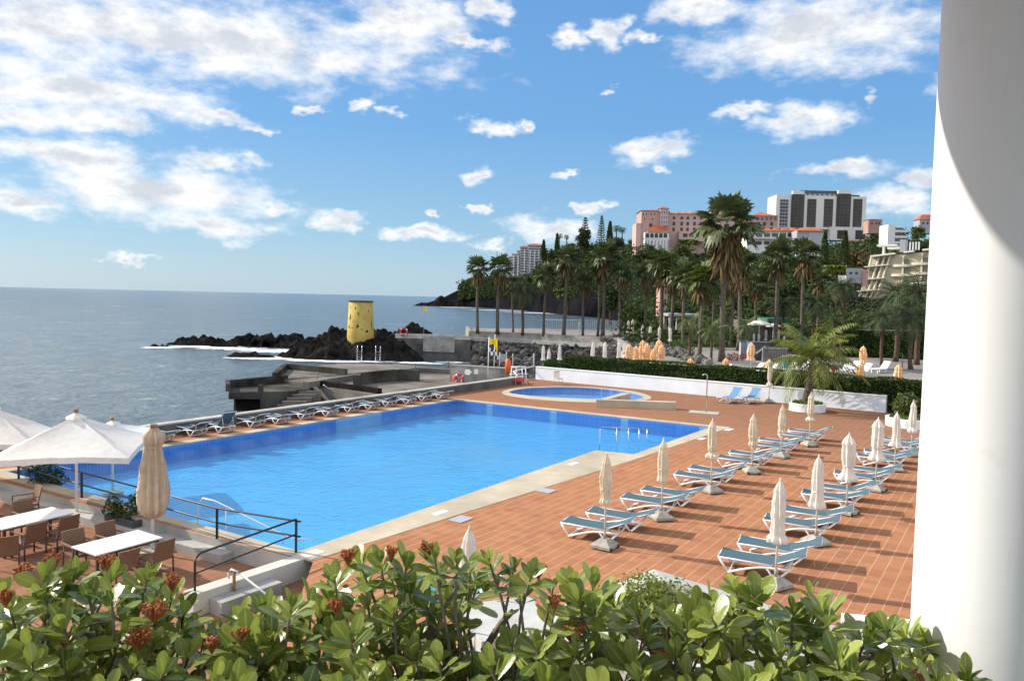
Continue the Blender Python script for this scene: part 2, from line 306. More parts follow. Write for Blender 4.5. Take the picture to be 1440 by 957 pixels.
L(t.outputs['Object'], ck.inputs[0]); L(ck.outputs[0], p.inputs['Base Color']); L(p.outputs[0], o.inputs[0])
# ------------------------------------------------------------------ mesh helpers
class MB:
    def __init__(s): s.v = []; s.f = []; s.sm = []
    def add(s, vs, fs, smooth=False):
        n = len(s.v); s.v.extend([tuple(v) for v in vs]); s.f.extend([tuple(n+i for i in f) for f in fs]); s.sm.extend([smooth]*len(fs)); return s
    def box(s, c, size, rz=0., tilt=None):
        hx, hy, hz = size[0]/2, size[1]/2, size[2]/2; m = Matrix.Rotation(rz, 3, 'Z')
        if tilt: m = m @ Matrix.Rotation(tilt[1], 3, tilt[0])
        vs = [Vector(c)+m @ Vector((a*hx, b_*hy, d*hz)) for d in (-1, 1) for b_ in (-1, 1) for a in (-1, 1)]
        return s.add(vs, [(0, 2, 3, 1), (4, 5, 7, 6), (0, 1, 5, 4), (2, 6, 7, 3), (0, 4, 6, 2), (1, 3, 7, 5)])
    def tube(s, pts, r, n=8, cap=True, sq=1.):
        pts = [Vector(p) for p in pts]; rs = r if isinstance(r, (list, tuple)) else [r]*len(pts); rings = []
        for i, p in enumerate(pts):
            d = (pts[min(i+1, len(pts)-1)]-pts[max(i-1, 0)]).normalized()
            a = d.cross(Vector((0, 0, 1)) if abs(d.z) < .9 else Vector((1, 0, 0))).normalized(); b_ = d.cross(a)
            rings.append([p+(a*math.cos(2*math.pi*k/n)+b_*math.sin(2*math.pi*k/n)*sq)*rs[i] for k in range(n)])
        vs = [v for r_ in rings for v in r_]; fs = []
        for i in range(len(pts)-1):
            for k in range(n): fs.append((i*n+k, i*n+(k+1) % n, (i+1)*n+(k+1) % n, (i+1)*n+k))
        s.add(vs, fs, True)
        if cap: m = len(s.v)-len(vs); s.f.append(tuple(m+k for k in range(n))[::-1]); s.f.append(tuple(m+(len(pts)-1)*n+k for k in range(n))); s.sm += [False, False]
        return s
    def lathe(s, prof, n=24, c=(0, 0, 0), fn=None, smooth=True, closed=False):
        vs = []
        for (r, z) in prof:
            for k in range(n):
                a = 2*math.pi*k/n; rr = fn(r, z, a) if fn else r
                vs.append((c[0]+rr*math.cos(a), c[1]+rr*math.sin(a), c[2]+z))
        fs = []; m = len(prof)
        for i in range(m if closed else m-1):
            for k in range(n): fs.append((i*n+k, i*n+(k+1) % n, ((i+1) % m)*n+(k+1) % n, ((i+1) % m)*n+k))
        return s.add(vs, fs, smooth)
    def prism(s, poly, z0, z1, bottom=True, top=True):
        n = len(poly); vs = [(p[0], p[1], z0) for p in poly]+[(p[0], p[1], z1) for p in poly]
        area = sum(poly[i][0]*poly[(i+1) % n][1]-poly[(i+1) % n][0]*poly[i][1] for i in range(n))
        fs = [(i, (i+1) % n, n+(i+1) % n, n+i) for i in range(n)]
        if top: fs.append(tuple(range(n, 2*n)))
        if bottom: fs.append(tuple(range(n))[::-1])
        if area < 0: fs = [f[::-1] for f in fs]
        return s.add(vs, fs)
    def quads(s, arr):              # arr (n,4,3)
        n = len(s.v); k = len(arr); s.v.extend(map(tuple, arr.reshape(-1, 3).tolist()))
        s.f.extend([(n+4*i, n+4*i+1, n+4*i+2, n+4*i+3) for i in range(k)]); s.sm.extend([False]*k); return s
    def build(s, name, m, parent=None, loc=None):
        me = bpy.data.meshes.new(name); me.from_pydata(s.v, [], s.f); me.polygons.foreach_set('use_smooth', s.sm)
        me.materials.append(M[m] if isinstance(m, str) else m); me.update()
        ob = bpy.data.objects.new(name, me); COL.objects.link(ob)
        if parent: ob.parent = parent
        if loc: ob.location = loc
        return ob
def tag(o, label=None, cat=None, group=None, kind=None):
    if label: o['label'] = label
    if cat: o['category'] = cat
    if group: o['group'] = group
    if kind: o['kind'] = kind
    return o
def thing(name, label, cat, loc=(0, 0, 0), rz=0., group=None, sc=None):
    o = bpy.data.objects.new(name, None); COL.objects.link(o); o.location = loc; o.rotation_euler = (0, 0, rz)
    if sc: o.scale = sc if isinstance(sc, (tuple, list)) else (sc, sc, sc)
    return tag(o, label, cat, group)
def struct(name, mb, m): return tag(mb.build(name, m), kind='structure')
def dup(o, label=None, loc=None, rz=None, sc=None, group=None):
    def cp_(x, par):
        c = x.copy(); COL.objects.link(c)
        if par: c.parent = par
        for ch in KIDS.get(x.name, []): cp_(ch, c)
        return c
    r = cp_(o, None)
    if label: r['label'] = label
    if loc is not None: r.location = loc
    if rz is not None: r.rotation_euler = (0, 0, rz)
    if sc: r.scale = sc if isinstance(sc, (tuple, list)) else (sc, sc, sc)
    if group: r['group'] = group
    return r
KIDS = {}
def index_kids(o):                  # remember children of a prototype
    for x in COL.objects:
        if x.parent: KIDS.setdefault(x.parent.name, [])
    KIDS[o.name] = [x for x in COL.objects if x.parent == o]
    for ch in KIDS[o.name]: index_kids(ch) if any(x.parent == ch for x in COL.objects) else None
class Spread:                       # one prototype, then copies
    def __init__(s, make): s.make = make; s.first = None
    def put(s, label, loc, rz=0., sc=None, group=None):
        if s.first is None:
            s.first = s.make(); index_kids(s.first); o = s.first; o['label'] = label; o.location = loc; o.rotation_euler = (0, 0, rz)
            if sc: o.scale = sc if isinstance(sc, (tuple, list)) else (sc, sc, sc)
            if group: o['group'] = group
            return o
        return dup(s.first, label, loc, rz, sc, group)
rng = np.random.default_rng(11)
def leafquads(cs, size, flat=0., aspect=.55, r=rng):
    """random leaf-sized diamonds at the points cs"""
    n = len(cs); a = r.normal(size=(n, 3)); a[:, 2] *= (1-flat); a /= np.linalg.norm(a, axis=1)[:, None]
    b_ = r.normal(size=(n, 3)); b_ = np.cross(a, b_); b_ /= np.linalg.norm(b_, axis=1)[:, None]
    sz = (size*(.6+.8*r.random(n)))[:, None] if np.isscalar(size) else (size*(.6+.8*r.random(n)))[:, None]
    a = a*sz*.5; b_ = b_*sz*.5*aspect
    return np.stack([cs-a, cs+b_, cs+a, cs-b_], axis=1)
from mathutils import noise as mn
# ================================================================== SETTING
def sheet(name, outer, holes, z, m):
    loops = [[Vector((p[0], p[1], 0)) for p in outer]]+[[Vector((p[0], p[1], 0)) for p in h] for h in holes]
    tri = tessellate_polygon(loops); mb = MB(); vs = [Vector((v.x, v.y, z)) for l in loops for v in l]
    fs = []
    for t in tri:
        a, b_, c = (vs[i] for i in t)
        fs.append(t if (b_-a).cross(c-a).z > 0 else t[::-1])
    mb.add(vs, fs); return struct(name, mb, m)
SEA = -4.0
mb = MB(); mb.add([(-60000, -300, SEA), (60000, -300, SEA), (60000, 90000, SEA), (-60000, 90000, SEA)], [(0, 1, 2, 3)]); struct('sea', mb, 'sea_water')
# pool outline (coping edge)
pA, pB, pL = G(642, 562), G(1000, 600), G(10, 663)
pN = G(421, 775); pS1 = G(891, 638.5); pS2 = G(838, 633)
POOL = [pL, pN, pS2, pS1, pB, pA]
PAR0 = G(640, 553)                                     # foot of the sea parapet
def along(p, s, t=0.): return Vector((p.x, p.y, 0))+E1*s+E2*t
parE = along(PAR0, 7.0)                               # far end
LNd = (pL-pN).normalized()
Lp, Np = pL-E1*.8, G(440, 790)
parNear = Lp+LNd*3.6                                   # where the near coping meets the parapet
# children's pool (half-round)
kc = G(800, 556); KID = []
kl, kr = G(716, 551), G(906, 558.5)
kdir = (kr-kl).normalized(); kn = Vector((-kdir.y, kdir.x, 0)); khalf = (kr-kl).length/2; kmid = (kl+kr)/2
for i in range(33):
    a = math.pi*i/32; KID.append(kmid+kdir*khalf*math.cos(a)+kn*(4.3*math.sin(a)))
for i in range(1, 16):
    a = math.pi+math.pi*i/16; KID.append(kmid+kdir*khalf*math.cos(a)+kn*(1.9*math.sin(a)))
W0, W1 = G(753, 533), G(1245, 580); Wd = (W1-W0).normalized()
DECK = [Np, Vector((-3.9, 13.5, 0)), Vector((-3.4, 4, 0)), Vector((34, 4, 0)), W1+Wd*16, W0, W0-Wd*1.2, parE, parNear, Lp]
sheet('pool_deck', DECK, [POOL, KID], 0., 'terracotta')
def offset(poly, d):
    out = []; n = len(poly)
    for i in range(n):
        a, b_, c = poly[i-1], poly[i], poly[(i+1) % n]
        e, f = (b_-a).normalized(), (c-b_).normalized(); n1, n2 = Vector((e.y, -e.x, 0)), Vector((f.y, -f.x, 0))
        k = (n1+n2).normalized(); k = k/max(.4, k.dot(n1)); out.append(b_+k*d)
    return out
# coping: pale ring 4 mm above the deck with a lip
def ring(name, inner, outer, z, m, lip=.05):
    mb = MB(); n = len(inner)
    for zz in (z,): mb.add([(p[0], p[1], zz) for p in inner]+[(p[0], p[1], zz) for p in outer], [(i, n+i, n+(i+1) % n, (i+1) % n) for i in range(n)])
    mb.add([(p[0], p[1], z) for p in inner]+[(p[0], p[1], z-lip) for p in inner], [(i, (i+1) % n, n+(i+1) % n, n+i) for i in range(n)])
    mb.add([(p[0], p[1], z) for p in outer]+[(p[0], p[1], -.02) for p in outer], [(i, n+i, n+(i+1) % n, (i+1) % n) for i in range(n)])
    return struct(name, mb, m)
oL = pL-E1*.55-E2*.5; oN = G(437, 788.5); oS = G(862, 655.5); oT = G(908, 641); oB = G(1027, 600.5); oA = pA+E1*.5-E2*.5
oN2 = G(421, 775)-E1*.62+LNd*.0
ring('pool_coping', [pL, pN, pS2, pS1, pB, pA], [oL, oN, oS, oT, oB, oA], .012, 'coping')
# basin
def basin(name, poly, zf, mfloor, mwall):
    mb = MB(); n = len(poly); mb.add([(p[0], p[1], zf) for p in poly], [tuple(range(n))]); struct(name+'_floor', mb, mfloor)
    mb = MB(); mb.add([(p[0], p[1], -.04) for p in poly]+[(p[0], p[1], zf) for p in poly], [(i, n+i, n+(i+1) % n, (i+1) % n) for i in range(n)]); struct(name+'_walls', mb, mwall)
def lane(poly, z):
    return [Vector((p[0], p[1], z)) for p in poly]
basin('pool', POOL, -.72, 'pool_tile', 'pool_band')
mb = MB(); mb.add(lane(POOL, -.16), [tuple(range(len(POOL)))]); struct('pool_water', mb, 'pool_water')
kout = offset(KID, .45)
kout = [p if i < 33 else p-kn*1.3*math.sin(math.pi*(i-32)/16) for i, p in enumerate(kout)]
ring('paddling_pool_coping', KID, kout, .012, 'coping')
basin('paddling_pool', KID, -.5, 'pool_tile', 'pool_band')
mb = MB(); mb.add(lane(KID, -.12), [tuple(range(len(KID)))]); struct('paddling_pool_water', mb, 'pool_water')
# pool entry steps under water inside the bump
mb = MB()
for i in range(4):
    a = pS1+(pS2-pS1)*0; d = (pB-pS1).normalized()
    q = [pS1+d*(.32*i), pS1+d*(.32*(i+1)), pS1+d*(.32*(i+1))+(pS2-pS1)*.94, pS1+d*(.32*i)+(pS2-pS1)*.94]
    q = [p+(pS2-pS1)*.03 for p in q]; mb.prism(q, -.71, -.25-.12*i)
struct('pool_steps', mb, 'pool_tile')
# dining terrace, one step lower
TZ = -.45
sheet('dining_terrace', [Vector((-40, 4, 0)), Vector((-3.4, 4, 0)), Vector((-3.9, 13.5, 0)), Np, Lp, parNear, Vector((-40, 38, 0))], [], TZ, 'terrace_tile')
mb = MB()                                             # rise between terrace and pool deck, with its lower ledge
def strip(mb, a, b_, w, z0, z1, side): n_ = side*w; mb.prism([a, b_, b_+n_, a+n_], z0, z1)
nn = -E1
mb.prism([Np+LNd*.35, parNear, parNear+nn*.06, Np+LNd*.35+nn*.06], TZ-.3, -.01)
mb.prism([Np+LNd*2.6+nn*.06, parNear+nn*.06, parNear+nn*.5, Np+LNd*2.6+nn*.5], TZ-.3, -.22)
tag(mb.build('terrace_step', 'pale_concrete'), kind='structure')
# wall with railing that closes the terrace towards the viewer
wa, wb = G(262, 829), G(428, 776); wdir = (wb-wa).normalized(); wn_ = Vector((wdir.y, -wdir.x, 0))
mb = MB(); mb.prism([wa-wdir*.1+wn_*.05, wb+wdir*.3+wn_*.05, wb+wdir*.3+wn_*.4, wa-wdir*.1+wn_*.4], -1.2, .02)
w = mb.build('low_wall', 'cream_plaster'); tag(w, 'low pale wall carrying the black handrail beside the pool corner', 'wall')
mb = MB(); mb.box(wa+wn_*.62+wdir*1.0+Vector((0, 0, -.33)), (1.5, .42, .36), math.atan2(wdir.y, wdir.x)); tag(mb.build('stone_step', 'pale_concrete'), 'pale stone step in front of the low wall by the terrace', 'step')
# sea parapet
mb = MB(); a = parNear+LNd*.0-E1*14; b_ = along(PAR0, 8.6)
mb.prism([along(PAR0, -34, -.0), along(PAR0, 8.2), along(PAR0, 8.2, -.35), along(PAR0, -34, -.35)], -5, .46)
pw = thing('sea_parapet', 'long low concrete parapet between the pool loungers and the sea', 'wall'); mb.build('wall', 'dark_concrete', pw)
mb = MB(); mb.prism([along(PAR0, -34, .03), along(PAR0, 8.2, .03), along(PAR0, 8.2, -.38), along(PAR0, -34, -.38)], .463, .53); mb.build('cap', 'pale_concrete', pw)
# raised kerb of the paddling pool (spill wall)
ka, kb = G(838, 572), G(951, 576)
mb = MB(); kd = (kb-ka).normalized(); kk = Vector((-kd.y, kd.x, 0)); mb.prism([ka, kb, kb+kk*.5, ka+kk*.5], 0, .42)
k1 = G(880, 560)
mb.prism([ka+kk*.5, ka+kk*.5+kd*.45, k1+kd*.3, k1-kd*.3], 0, .34); tag(mb.build('spill_wall', 'coping'), 'low beige wall cutting the edge of the paddling pool', 'wall')
# white boundary wall, hedge behind it
wt = thing('white_wall', 'long white painted wall at the far side of the terracotta deck', 'wall')
mb = MB(); nb_ = Vector((-Wd.y, Wd.x, 0))
if nb_.y < 0: nb_ = -nb_
mb.prism([W0, W1, W1+nb_*.3, W0+nb_*.3], -.3, .92); mb.build('wall', 'wall_paint', wt)
mb = MB(); mb.prism([W0-nb_*.03, W1-nb_*.03, W1+nb_*.33, W0+nb_*.33], .923, .98); mb.build('cap', 'white_plaster', wt)
gw = thing('grey_wall', 'grey rendered wall set back behind the right-hand round planter', 'wall')
mb = MB(); g0, g1 = W1+nb_*1.3, W1+Wd*16+nb_*1.3; mb.prism([g0, g1, g1+nb_*.3, g0+nb_*.3], -.3, 1.0); mb.prism([W1+nb_*.303, W1+nb_*1.3, W1+nb_*1.3-Wd*.3, W1+nb_*.303-Wd*.3], -.3, 1.0); mb.build('wall', 'concrete', gw)
mb = MB(); mb.prism([g0-nb_*.03, g1-nb_*.03, g1+nb_*.33, g0+nb_*.33], 1.003, 1.07); mb.build('cap', 'white_plaster', gw)
h = thing('hedge', 'long clipped dark green hedge growing behind the white wall', 'hedge')
def hedge_mesh(par, a, b_, back, depth, z0, z1, n, size, name='foliage', m='hedge_leaf', dens=None, lump=.12):
    d = (b_-a); ln = d.length; d.normalize(); r = rng
    t = r.random(n); k = r.integers(0, 3, n); dd = r.random(n); zz = r.random(n)
    u = np.where(k == 0, 0., dd); hgt = np.where(k == 1, 1., zz); u = np.where(k == 2, r.random(n)*.3, u)
    X = t*ln; lum = np.array([mn.noise(Vector((x*.55, w*2, z*2))) for x, w, z in zip(X, u, hgt)])*lump*2 + (r.random(n)-.5)*lump
    top = z1+np.array([mn.noise(Vector((x*.5, 3, 0)))*.18 for x in X])
    z = z0+hgt*(top-z0)+lum*.5; off = u*depth-lum
    c = np.array(a)[None, :]+np.array(d)[None, :]*X[:, None]+np.array(back)[None, :]*off[:, None]; c[:, 2] = z
    MB().quads(leafquads(c, size)).build(name, m, par)
    mb = MB(); q0, q1 = a+back*.12, b_+back*.12; mb.prism([q0, q1, q1+back*(depth-.2), q0+back*(depth-.2)], z0, z1-.16); mb.build('dark_core', 'hedge_core', par)  # solid dark box added inside to close the gaps between leaves
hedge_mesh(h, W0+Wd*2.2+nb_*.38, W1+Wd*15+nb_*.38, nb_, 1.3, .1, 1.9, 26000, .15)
h2 = thing('low_hedge', 'thin low hedge at the left end of the white wall', 'hedge')
hedge_mesh(h2, W0+Wd*.4+nb_*.38, W0+Wd*2.15+nb_*.38, nb_, .8, .1, 1.45, 900, .15)
# -------------------------------------------------------------- promenade
PZ = .6
def atY(px, Y, z): r = ray(px, 450); return Vector((r.x/r.y*Y, Y, z))
PF = [G(659, 465, PZ), G(740, 468, PZ), G(868, 475, PZ), G(884, 489, PZ), atY(884, 68, PZ), atY(757, 66, PZ), W0+Wd*.3+nb_*1.2, W0+Wd*2+nb_*1.7, W1+Wd*18+nb_*1.7]
PBk = [atY(1700, 260, PZ), atY(1500, 330, PZ), atY(900, 380, PZ), atY(872, 160, PZ), atY(655, 150, PZ)]
sheet('promenade', PF+PBk, [], PZ-.35, 'asphalt_grey')
sw = thing('sea_wall', 'grey retaining sea wall below the palm promenade', 'wall')
mb = MB()
for i in range(4):
    a, b_ = PF[i], PF[i+1]; d = (b_-a).normalized(); q = Vector((-d.y, d.x, 0)); mb.prism([a, b_, b_+q*.5, a+q*.5], -6, PZ)
mb.prism([PF[0], PF[0]+Vector((.5, 0, 0)), PBk[-1]+Vector((.5, 0, 0)), PBk[-1]], -6, PZ-.02); mb.build('wall', 'concrete', sw)
mb = MB()
for i in range(3):
    a, b_ = PF[i], PF[i+1]; d = (b_-a).normalized(); q = Vector((d.y, -d.x, 0)); mb.prism([a+q*.02, b_+q*.02, b_+q*.5, a+q*.5], -1.0, -.42)
mb.build('ledge', 'pale_concrete', sw)
# -------------------------------------------------------------- rocks
def rocks(name, blobs, x0, x1, y0, y1, step, base, m='rock', seed=0, amp=1., fr=.35):
    nx, ny = int((x1-x0)/step)+2, int((y1-y0)/step)+2; mb = MB(); vs = []
    for j in range(ny):
        for i in range(nx):
            x = x0+i*step; y = y0+j*step; hgt = -9.
            for (bx, by, br, bh, ax) in blobs:
                d = math.hypot((x-bx)/(br*ax), (y-by)/br)
                if d < 1.6: hgt = max(hgt, (bh-base)*(1.12-d*d*.9))
            nz = mn.fractal(Vector((x*fr, y*fr, seed)), .9, 2.1, 6)*1.0+mn.noise(Vector((x*fr*3.2, y*fr*3.2, seed+4)))*.45+abs(mn.noise(Vector((x*fr*6, y*fr*6, seed+9))))*.35
            vs.append((x, y, base+(hgt+nz*amp*(.55+.45*min(1, max(0, hgt)))) if hgt > -2 else base-1.6))
    fs = []
    for j in range(ny-1):
        for i in range(nx-1):
            q = (j*nx+i, j*nx+i+1, (j+1)*nx+i+1, (j+1)*nx+i)
            if max(vs[k][2] for k in q) > base-.9: fs.append(q)
    mb.add(vs, fs, False); return struct(name, mb, m)
def gb(px, py, top, r, ax=1.): # blob from waterline pixel
    p = G(px, py, SEA); return (p.x, p.y+r*.8, r, top, ax)
def blobs_px(lst): return [gb(*a) for a in lst]
bl = blobs_px([(222, 488, -3.6, 1.2, 1.5), (255, 486, -2.9, 2.0, 1.6), (285, 486, -2.7, 2.2, 1.6), (310, 488, -3.0, 1.6, 1.6), (345, 487, -2.5, 3.2, 1.7), (372, 488, -2.3, 3.6, 1.6), (400, 489, -2.2, 4.0, 1.6), (425, 490, -2.4, 4.0, 1.4)])
rocks('reef_rocks', bl, -70, -33, 136, 158, .4, SEA-.45, seed=3, amp=1.0, fr=.55)
bl = blobs_px([(338, 503, -3.4, 1.0, 2.2), (360, 503, -3.3, 1.1, 2.0)])
rocks('reef_rocks', bl, -47, -36, 118, 126, .3, SEA, seed=5, amp=.6, fr=.7)
bl = blobs_px([(413, 503, -2.8, 2.2, 1.3), (433, 505, -2.2, 3.8, 1.2), (460, 506, -1.5, 4.6, 1.3), (490, 506, -1.3, 5.0, 1.3), (520, 507, -1.2, 5.0, 1.3), (545, 507, -1.2, 4.2, 1.2), (468, 500, -.2, 2.6, 1.2), (485, 497, -.9, 6.0, 1.6), (530, 498, -.8, 5.0, 1.3), (552, 500, -1.2, 5, 1.3)])
bl.append((-24.2, 125.6, 3.3, -.2, 1.15)); rocks('tower_rocks', bl, -44, -13, 115, 140, .33, SEA-.25, seed=8, amp=.95, fr=.55)
pr = P(580, 475, 128); rocks('platform_rocks', [(pr.x, 128, 2.6, 1.2, 1.1), (pr.x+2.2, 128.5, 1.4, .4, 1), (pr.x-2.5, 128.6, 1.6, -.1, 1)], pr.x-5, pr.x+5, 124, 132, .3, -.8, seed=2, amp=.6, fr=.7)
pr = P(620, 424, 830); rocks('headland_rocks', [(pr.x, 830, 9, 5, 1), (pr.x-14, 826, 7, -1.5, 2.2), (pr.x+18, 832, 10, 2, 1.6), (pr.x-4, 828, 8, -.5, 2)], pr.x-40, pr.x+45, 810, 850, 1.3, SEA, seed=9, amp=1.6, fr=.15)
# boulder breakwater in the cove: one uncountable mass
bst = MB(); cnt = 0
ico = [(0, 0, 1), (.89, 0, .45), (.28, .85, .45), (-.72, .53, .45), (-.72, -.53, .45), (.28, -.85, .45), (.72, .53, -.45), (-.28, .85, -.45), (-.89, 0, -.45), (-.28, -.85, -.45), (.72, -.53, -.45), (0, 0, -1)]
icf = [(0, 1, 2), (0, 2, 3), (0, 3, 4), (0, 4, 5), (0, 5, 1), (1, 6, 2), (2, 6, 7), (2, 7, 3), (3, 7, 8), (3, 8, 4), (4, 8, 9), (4, 9, 5), (5, 9, 10), (5, 10, 1), (1, 10, 6), (6, 11, 7), (7, 11, 8), (8, 11, 9), (9, 11, 10), (10, 11, 6)]
def boulder(mb, c, s):
    q = Matrix.Rotation(random.random()*6.28, 3, Vector((random.random()-.5, random.random()-.5, random.random()-.5)).normalized())
    sc = Vector((random.uniform(.7, 1.3), random.uniform(.7, 1.3), random.uniform(.55, .95)))
    mb.add([Vector(c)+q @ Vector((v[0]*sc.x, v[1]*sc.y, v[2]*sc.z))*s*random.uniform(.82, 1.12) for v in ico], icf)
for i in range(2900):
    px = random.uniform(668, 905); t = random.random(); Yn, Yf = 67, (128-(px-668)*.085)-.8
    Y = Yn+(Yf-Yn)*t; z = -3.6+2.3*t**1.3+random.uniform(-.3, .3)
    if px > 840: z += (px-840)/65*1.2
    if px < 735: z -= (735-px)/60*1.0*(1-t)
    p = atY(px, Y, z); boulder(bst, p, random.uniform(.3, .95))
tag(bst.build('boulders', 'boulder'), kind='stuff')
bst = MB()
for i in range(170):                                  # pale stones edging the promenade garden
    t = random.random(); px = 905+t*95; Y = 98-t*24+random.uniform(-5, 5); p = atY(px, Y, PZ-.35+random.uniform(.0, .5)); boulder(bst, p, random.uniform(.2, .5))
for i in range(60):
    px = 845+random.random()*45; p = atY(px, 118+random.uniform(-2, 5), PZ-.2); boulder(bst, p, random.uniform(.25, .6))
sheet('garden_ground', [atY(888, 100, 0), atY(1040, 104, 0), atY(1150, 88, 0), atY(1420, 92, 0), atY(1500, 300, 0), atY(900, 360, 0), atY(875, 165, 0)], [], PZ-.346, 'garden_soil')
tag(bst.build('garden_stones', 'garden_stone'), kind='stuff')
# -------------------------------------------------------------- foam
def foam(px, py, rx, ry, dy=0.):
    c = G(px, py, SEA+.06+dy); mb = MB(); n = 28; rings_ = 6; vs = []; ed = []
    for k in range(rings_+1):
        for i in range(n):
            a = 2*math.pi*i/n; f = k/rings_; vs.append(c+Vector((math.cos(a)*rx*f, math.sin(a)*ry*f, 0))); ed.append(1-f)
    fs = [(k*n+i, k*n+(i+1) % n, (k+1)*n+(i+1) % n, (k+1)*n+i) for k in range(rings_) for i in range(n)]
    mb.add(vs, fs); ob = mb.build('sea_foam', 'foam'); at_ = ob.data.attributes.new('edge', 'FLOAT', 'POINT'); at_.data.foreach_set('value', ed); tag(ob, kind='stuff')
for i, a in enumerate([(225, 488, 4.5, 5), (262, 487, 6, 5), (300, 488, 6, 6), (335, 490, 7, 6), (385, 493, 8, 7), (350, 503, 6, 3.5), (395, 503, 5, 5), (430, 506, 6, 3.5), (480, 508, 6, 2.5), (525, 508, 5, 2.5), (590, 510, 6, 2.2), (632, 509, 4, 2.2), (645, 432, 30, 20), (700, 436, 40, 20), (770, 440, 50, 20), (830, 442, 50, 25), (610, 430, 40, 18)]): foam(*a, dy=i*.004)
# -------------------------------------------------------------- hill
prof = [(560, 900, 432, 910), (600, 850, 428, 880), (615, 845, 421, 870), (640, 835, 408, 860), (665, 815, 398, 850), (700, 770, 390, 820), (740, 640, 373, 770), (770, 560, 352, 700), (800, 500, 346, 650), (830, 470, 344, 600), (870, 400, 345, 560), (900, 330, 350, 480), (1000, 260, 352, 470), (1060, 230, 349, 470), (1165, 210, 340, 520), (1240, 200, 336, 575), (1300, 190, 338, 620), (1440, 180, 330, 640), (1700, 180, 330, 640)]
def hp(px):
    for a, b_ in zip(prof, prof[1:]):
        if px <= b_[0]:
            t = max(0, (px-a[0])/(b_[0]-a[0])); return [a[i]+(b_[i]-a[i])*t for i in range(4)]
    return list(prof[-1])
def hill(px, t):
    _, Yb, yr, Yr = hp(px); zb = SEA-1 if px < 890 else PZ-.6; zr = P(px, yr, Yr).z-(3.5 if px > 700 else 1.0)
    Y = Yb+(Yr-Yb)*t; f = t**.62 if px < 880 else t**.9
    p = atY(px, Y, 0); n_ = mn.fractal(Vector((p.x*.012, p.y*.012, 1)), .8, 2, 5)*.10
    steep = 1.0; p.z = zb+(zr-zb)*max(0, f+n_*math.sin(math.pi*min(1, t))); return p
mb = MB(); PXS = list(range(560, 1705, 6)); TS = [i/26 for i in range(27)]
vs = [hill(px, t) for px in PXS for t in TS]; nt_ = len(TS)
# far side falls away gently
mb.add(vs, [(i*nt_+j, i*nt_+j+1, (i+1)*nt_+j+1, (i+1)*nt_+j) for i in range(len(PXS)-1) for j in range(nt_-1)], True)
mb.add([vs[i*nt_+nt_-1] for i in range(len(PXS))]+[vs[i*nt_+nt_-1]*1.35*1.0-Vector((0, 0, vs[i*nt_+nt_-1].z*.45)) for i in range(len(PXS))], [(i, len(PXS)+i, len(PXS)+i+1, i+1) for i in range(len(PXS)-1)], True)
struct('hillside', mb, 'cliff')
# ================================================================== VEGETATION
def fan_frond(Q, o, a, e, Lp_, Rf, droop, n, w=.16, r=random):
    d = Vector((math.cos(a)*math.cos(e), math.sin(a)*math.cos(e), math.sin(e))); s = Vector((-math.sin(a), math.cos(a), 0)); up = d.cross(s)*-1
    p = o+d*Lp_; q = s*.03
    Q.append([o-q, o+q, p+q, p-q])
    roll = r.uniform(-.5, .5); s2 = s*math.cos(roll)+up*math.sin(roll)
    for k in range(n):
        th = R(-118)+R(236)*k/(n-1)+r.uniform(-.05, .05); v = d*math.cos(th)+s2*math.sin(th); ln = Rf*(.72+.28*math.cos(th*.7))*r.uniform(.85, 1.1)
        t = v.cross(d.cross(s2)).normalized()
        fold = up*(.10*ln if k % 2 else -.02*ln)
        mid = p+v*ln*.55+fold*.5; tip = p+v*ln+Vector((0, 0, -droop*ln*r.uniform(.6, 1.3)))
        Q.append([p, mid-t*ln*w, tip, mid+t*ln*w])
def arr(Q): return np.array([[tuple(v) for v in q] for q in Q])
def trunk_mesh(h, r0, r1, lean=0., rings=10, r=random, fl=1.25):
    bend = r.uniform(-.15, .15); pts = []; rs = []
    for i in range(rings+1):
        t = i/rings; pts.append((lean*t+bend*math.sin(math.pi*t), .5*bend*math.sin(2*math.pi*t), h*t)); rs.append((r0+(r1-r0)*t)*(fl if i == 0 else 1)*r.uniform(.96, 1.04))
    return pts, rs
def make_fan_palm(name, cat, h, cr, nf, skirt, seed, m='palm_green', r0=.24, r1=.17, n=11, dead='palm_dead', bark='bark', skl=1.):
    r = random.Random(seed); t = thing(name, None, cat)
    pts, rs = trunk_mesh(h, r0, r1, r=r); MB().tube(pts, rs, 9).build('trunk', bark, t)
    top = Vector(pts[-1]); Q = []
    for i in range(nf):
        e = R(78)-R(108)*((i+.5)/nf)**.9+r.uniform(-.12, .12); a = i*2.39996+r.uniform(-.3, .3)
        fan_frond(Q, top+Vector((0, 0, r.uniform(-.1, .35))), a, e, cr*r.uniform(.36, .56), cr*r.uniform(.40, .54), .18+.45*max(0, -math.sin(e)+.3), n, r=r)
    MB().quads(arr(Q)).build('crown', m, t)
    if skirt:
        Q = []
        for i in range(skirt):
            a = r.uniform(0, 6.28); e = R(r.uniform(-88, -48)); o = top+Vector((0, 0, -.15-skl*1.5*(i/skirt)*r.random()))
            fan_frond(Q, o, a, e, cr*.30*r.uniform(.8, 1.2), cr*.48*r.uniform(.7, 1.2), .6, 7, w=.12, r=r)
        MB().quads(arr(Q)).build('dead_fronds', dead, t)
    return t
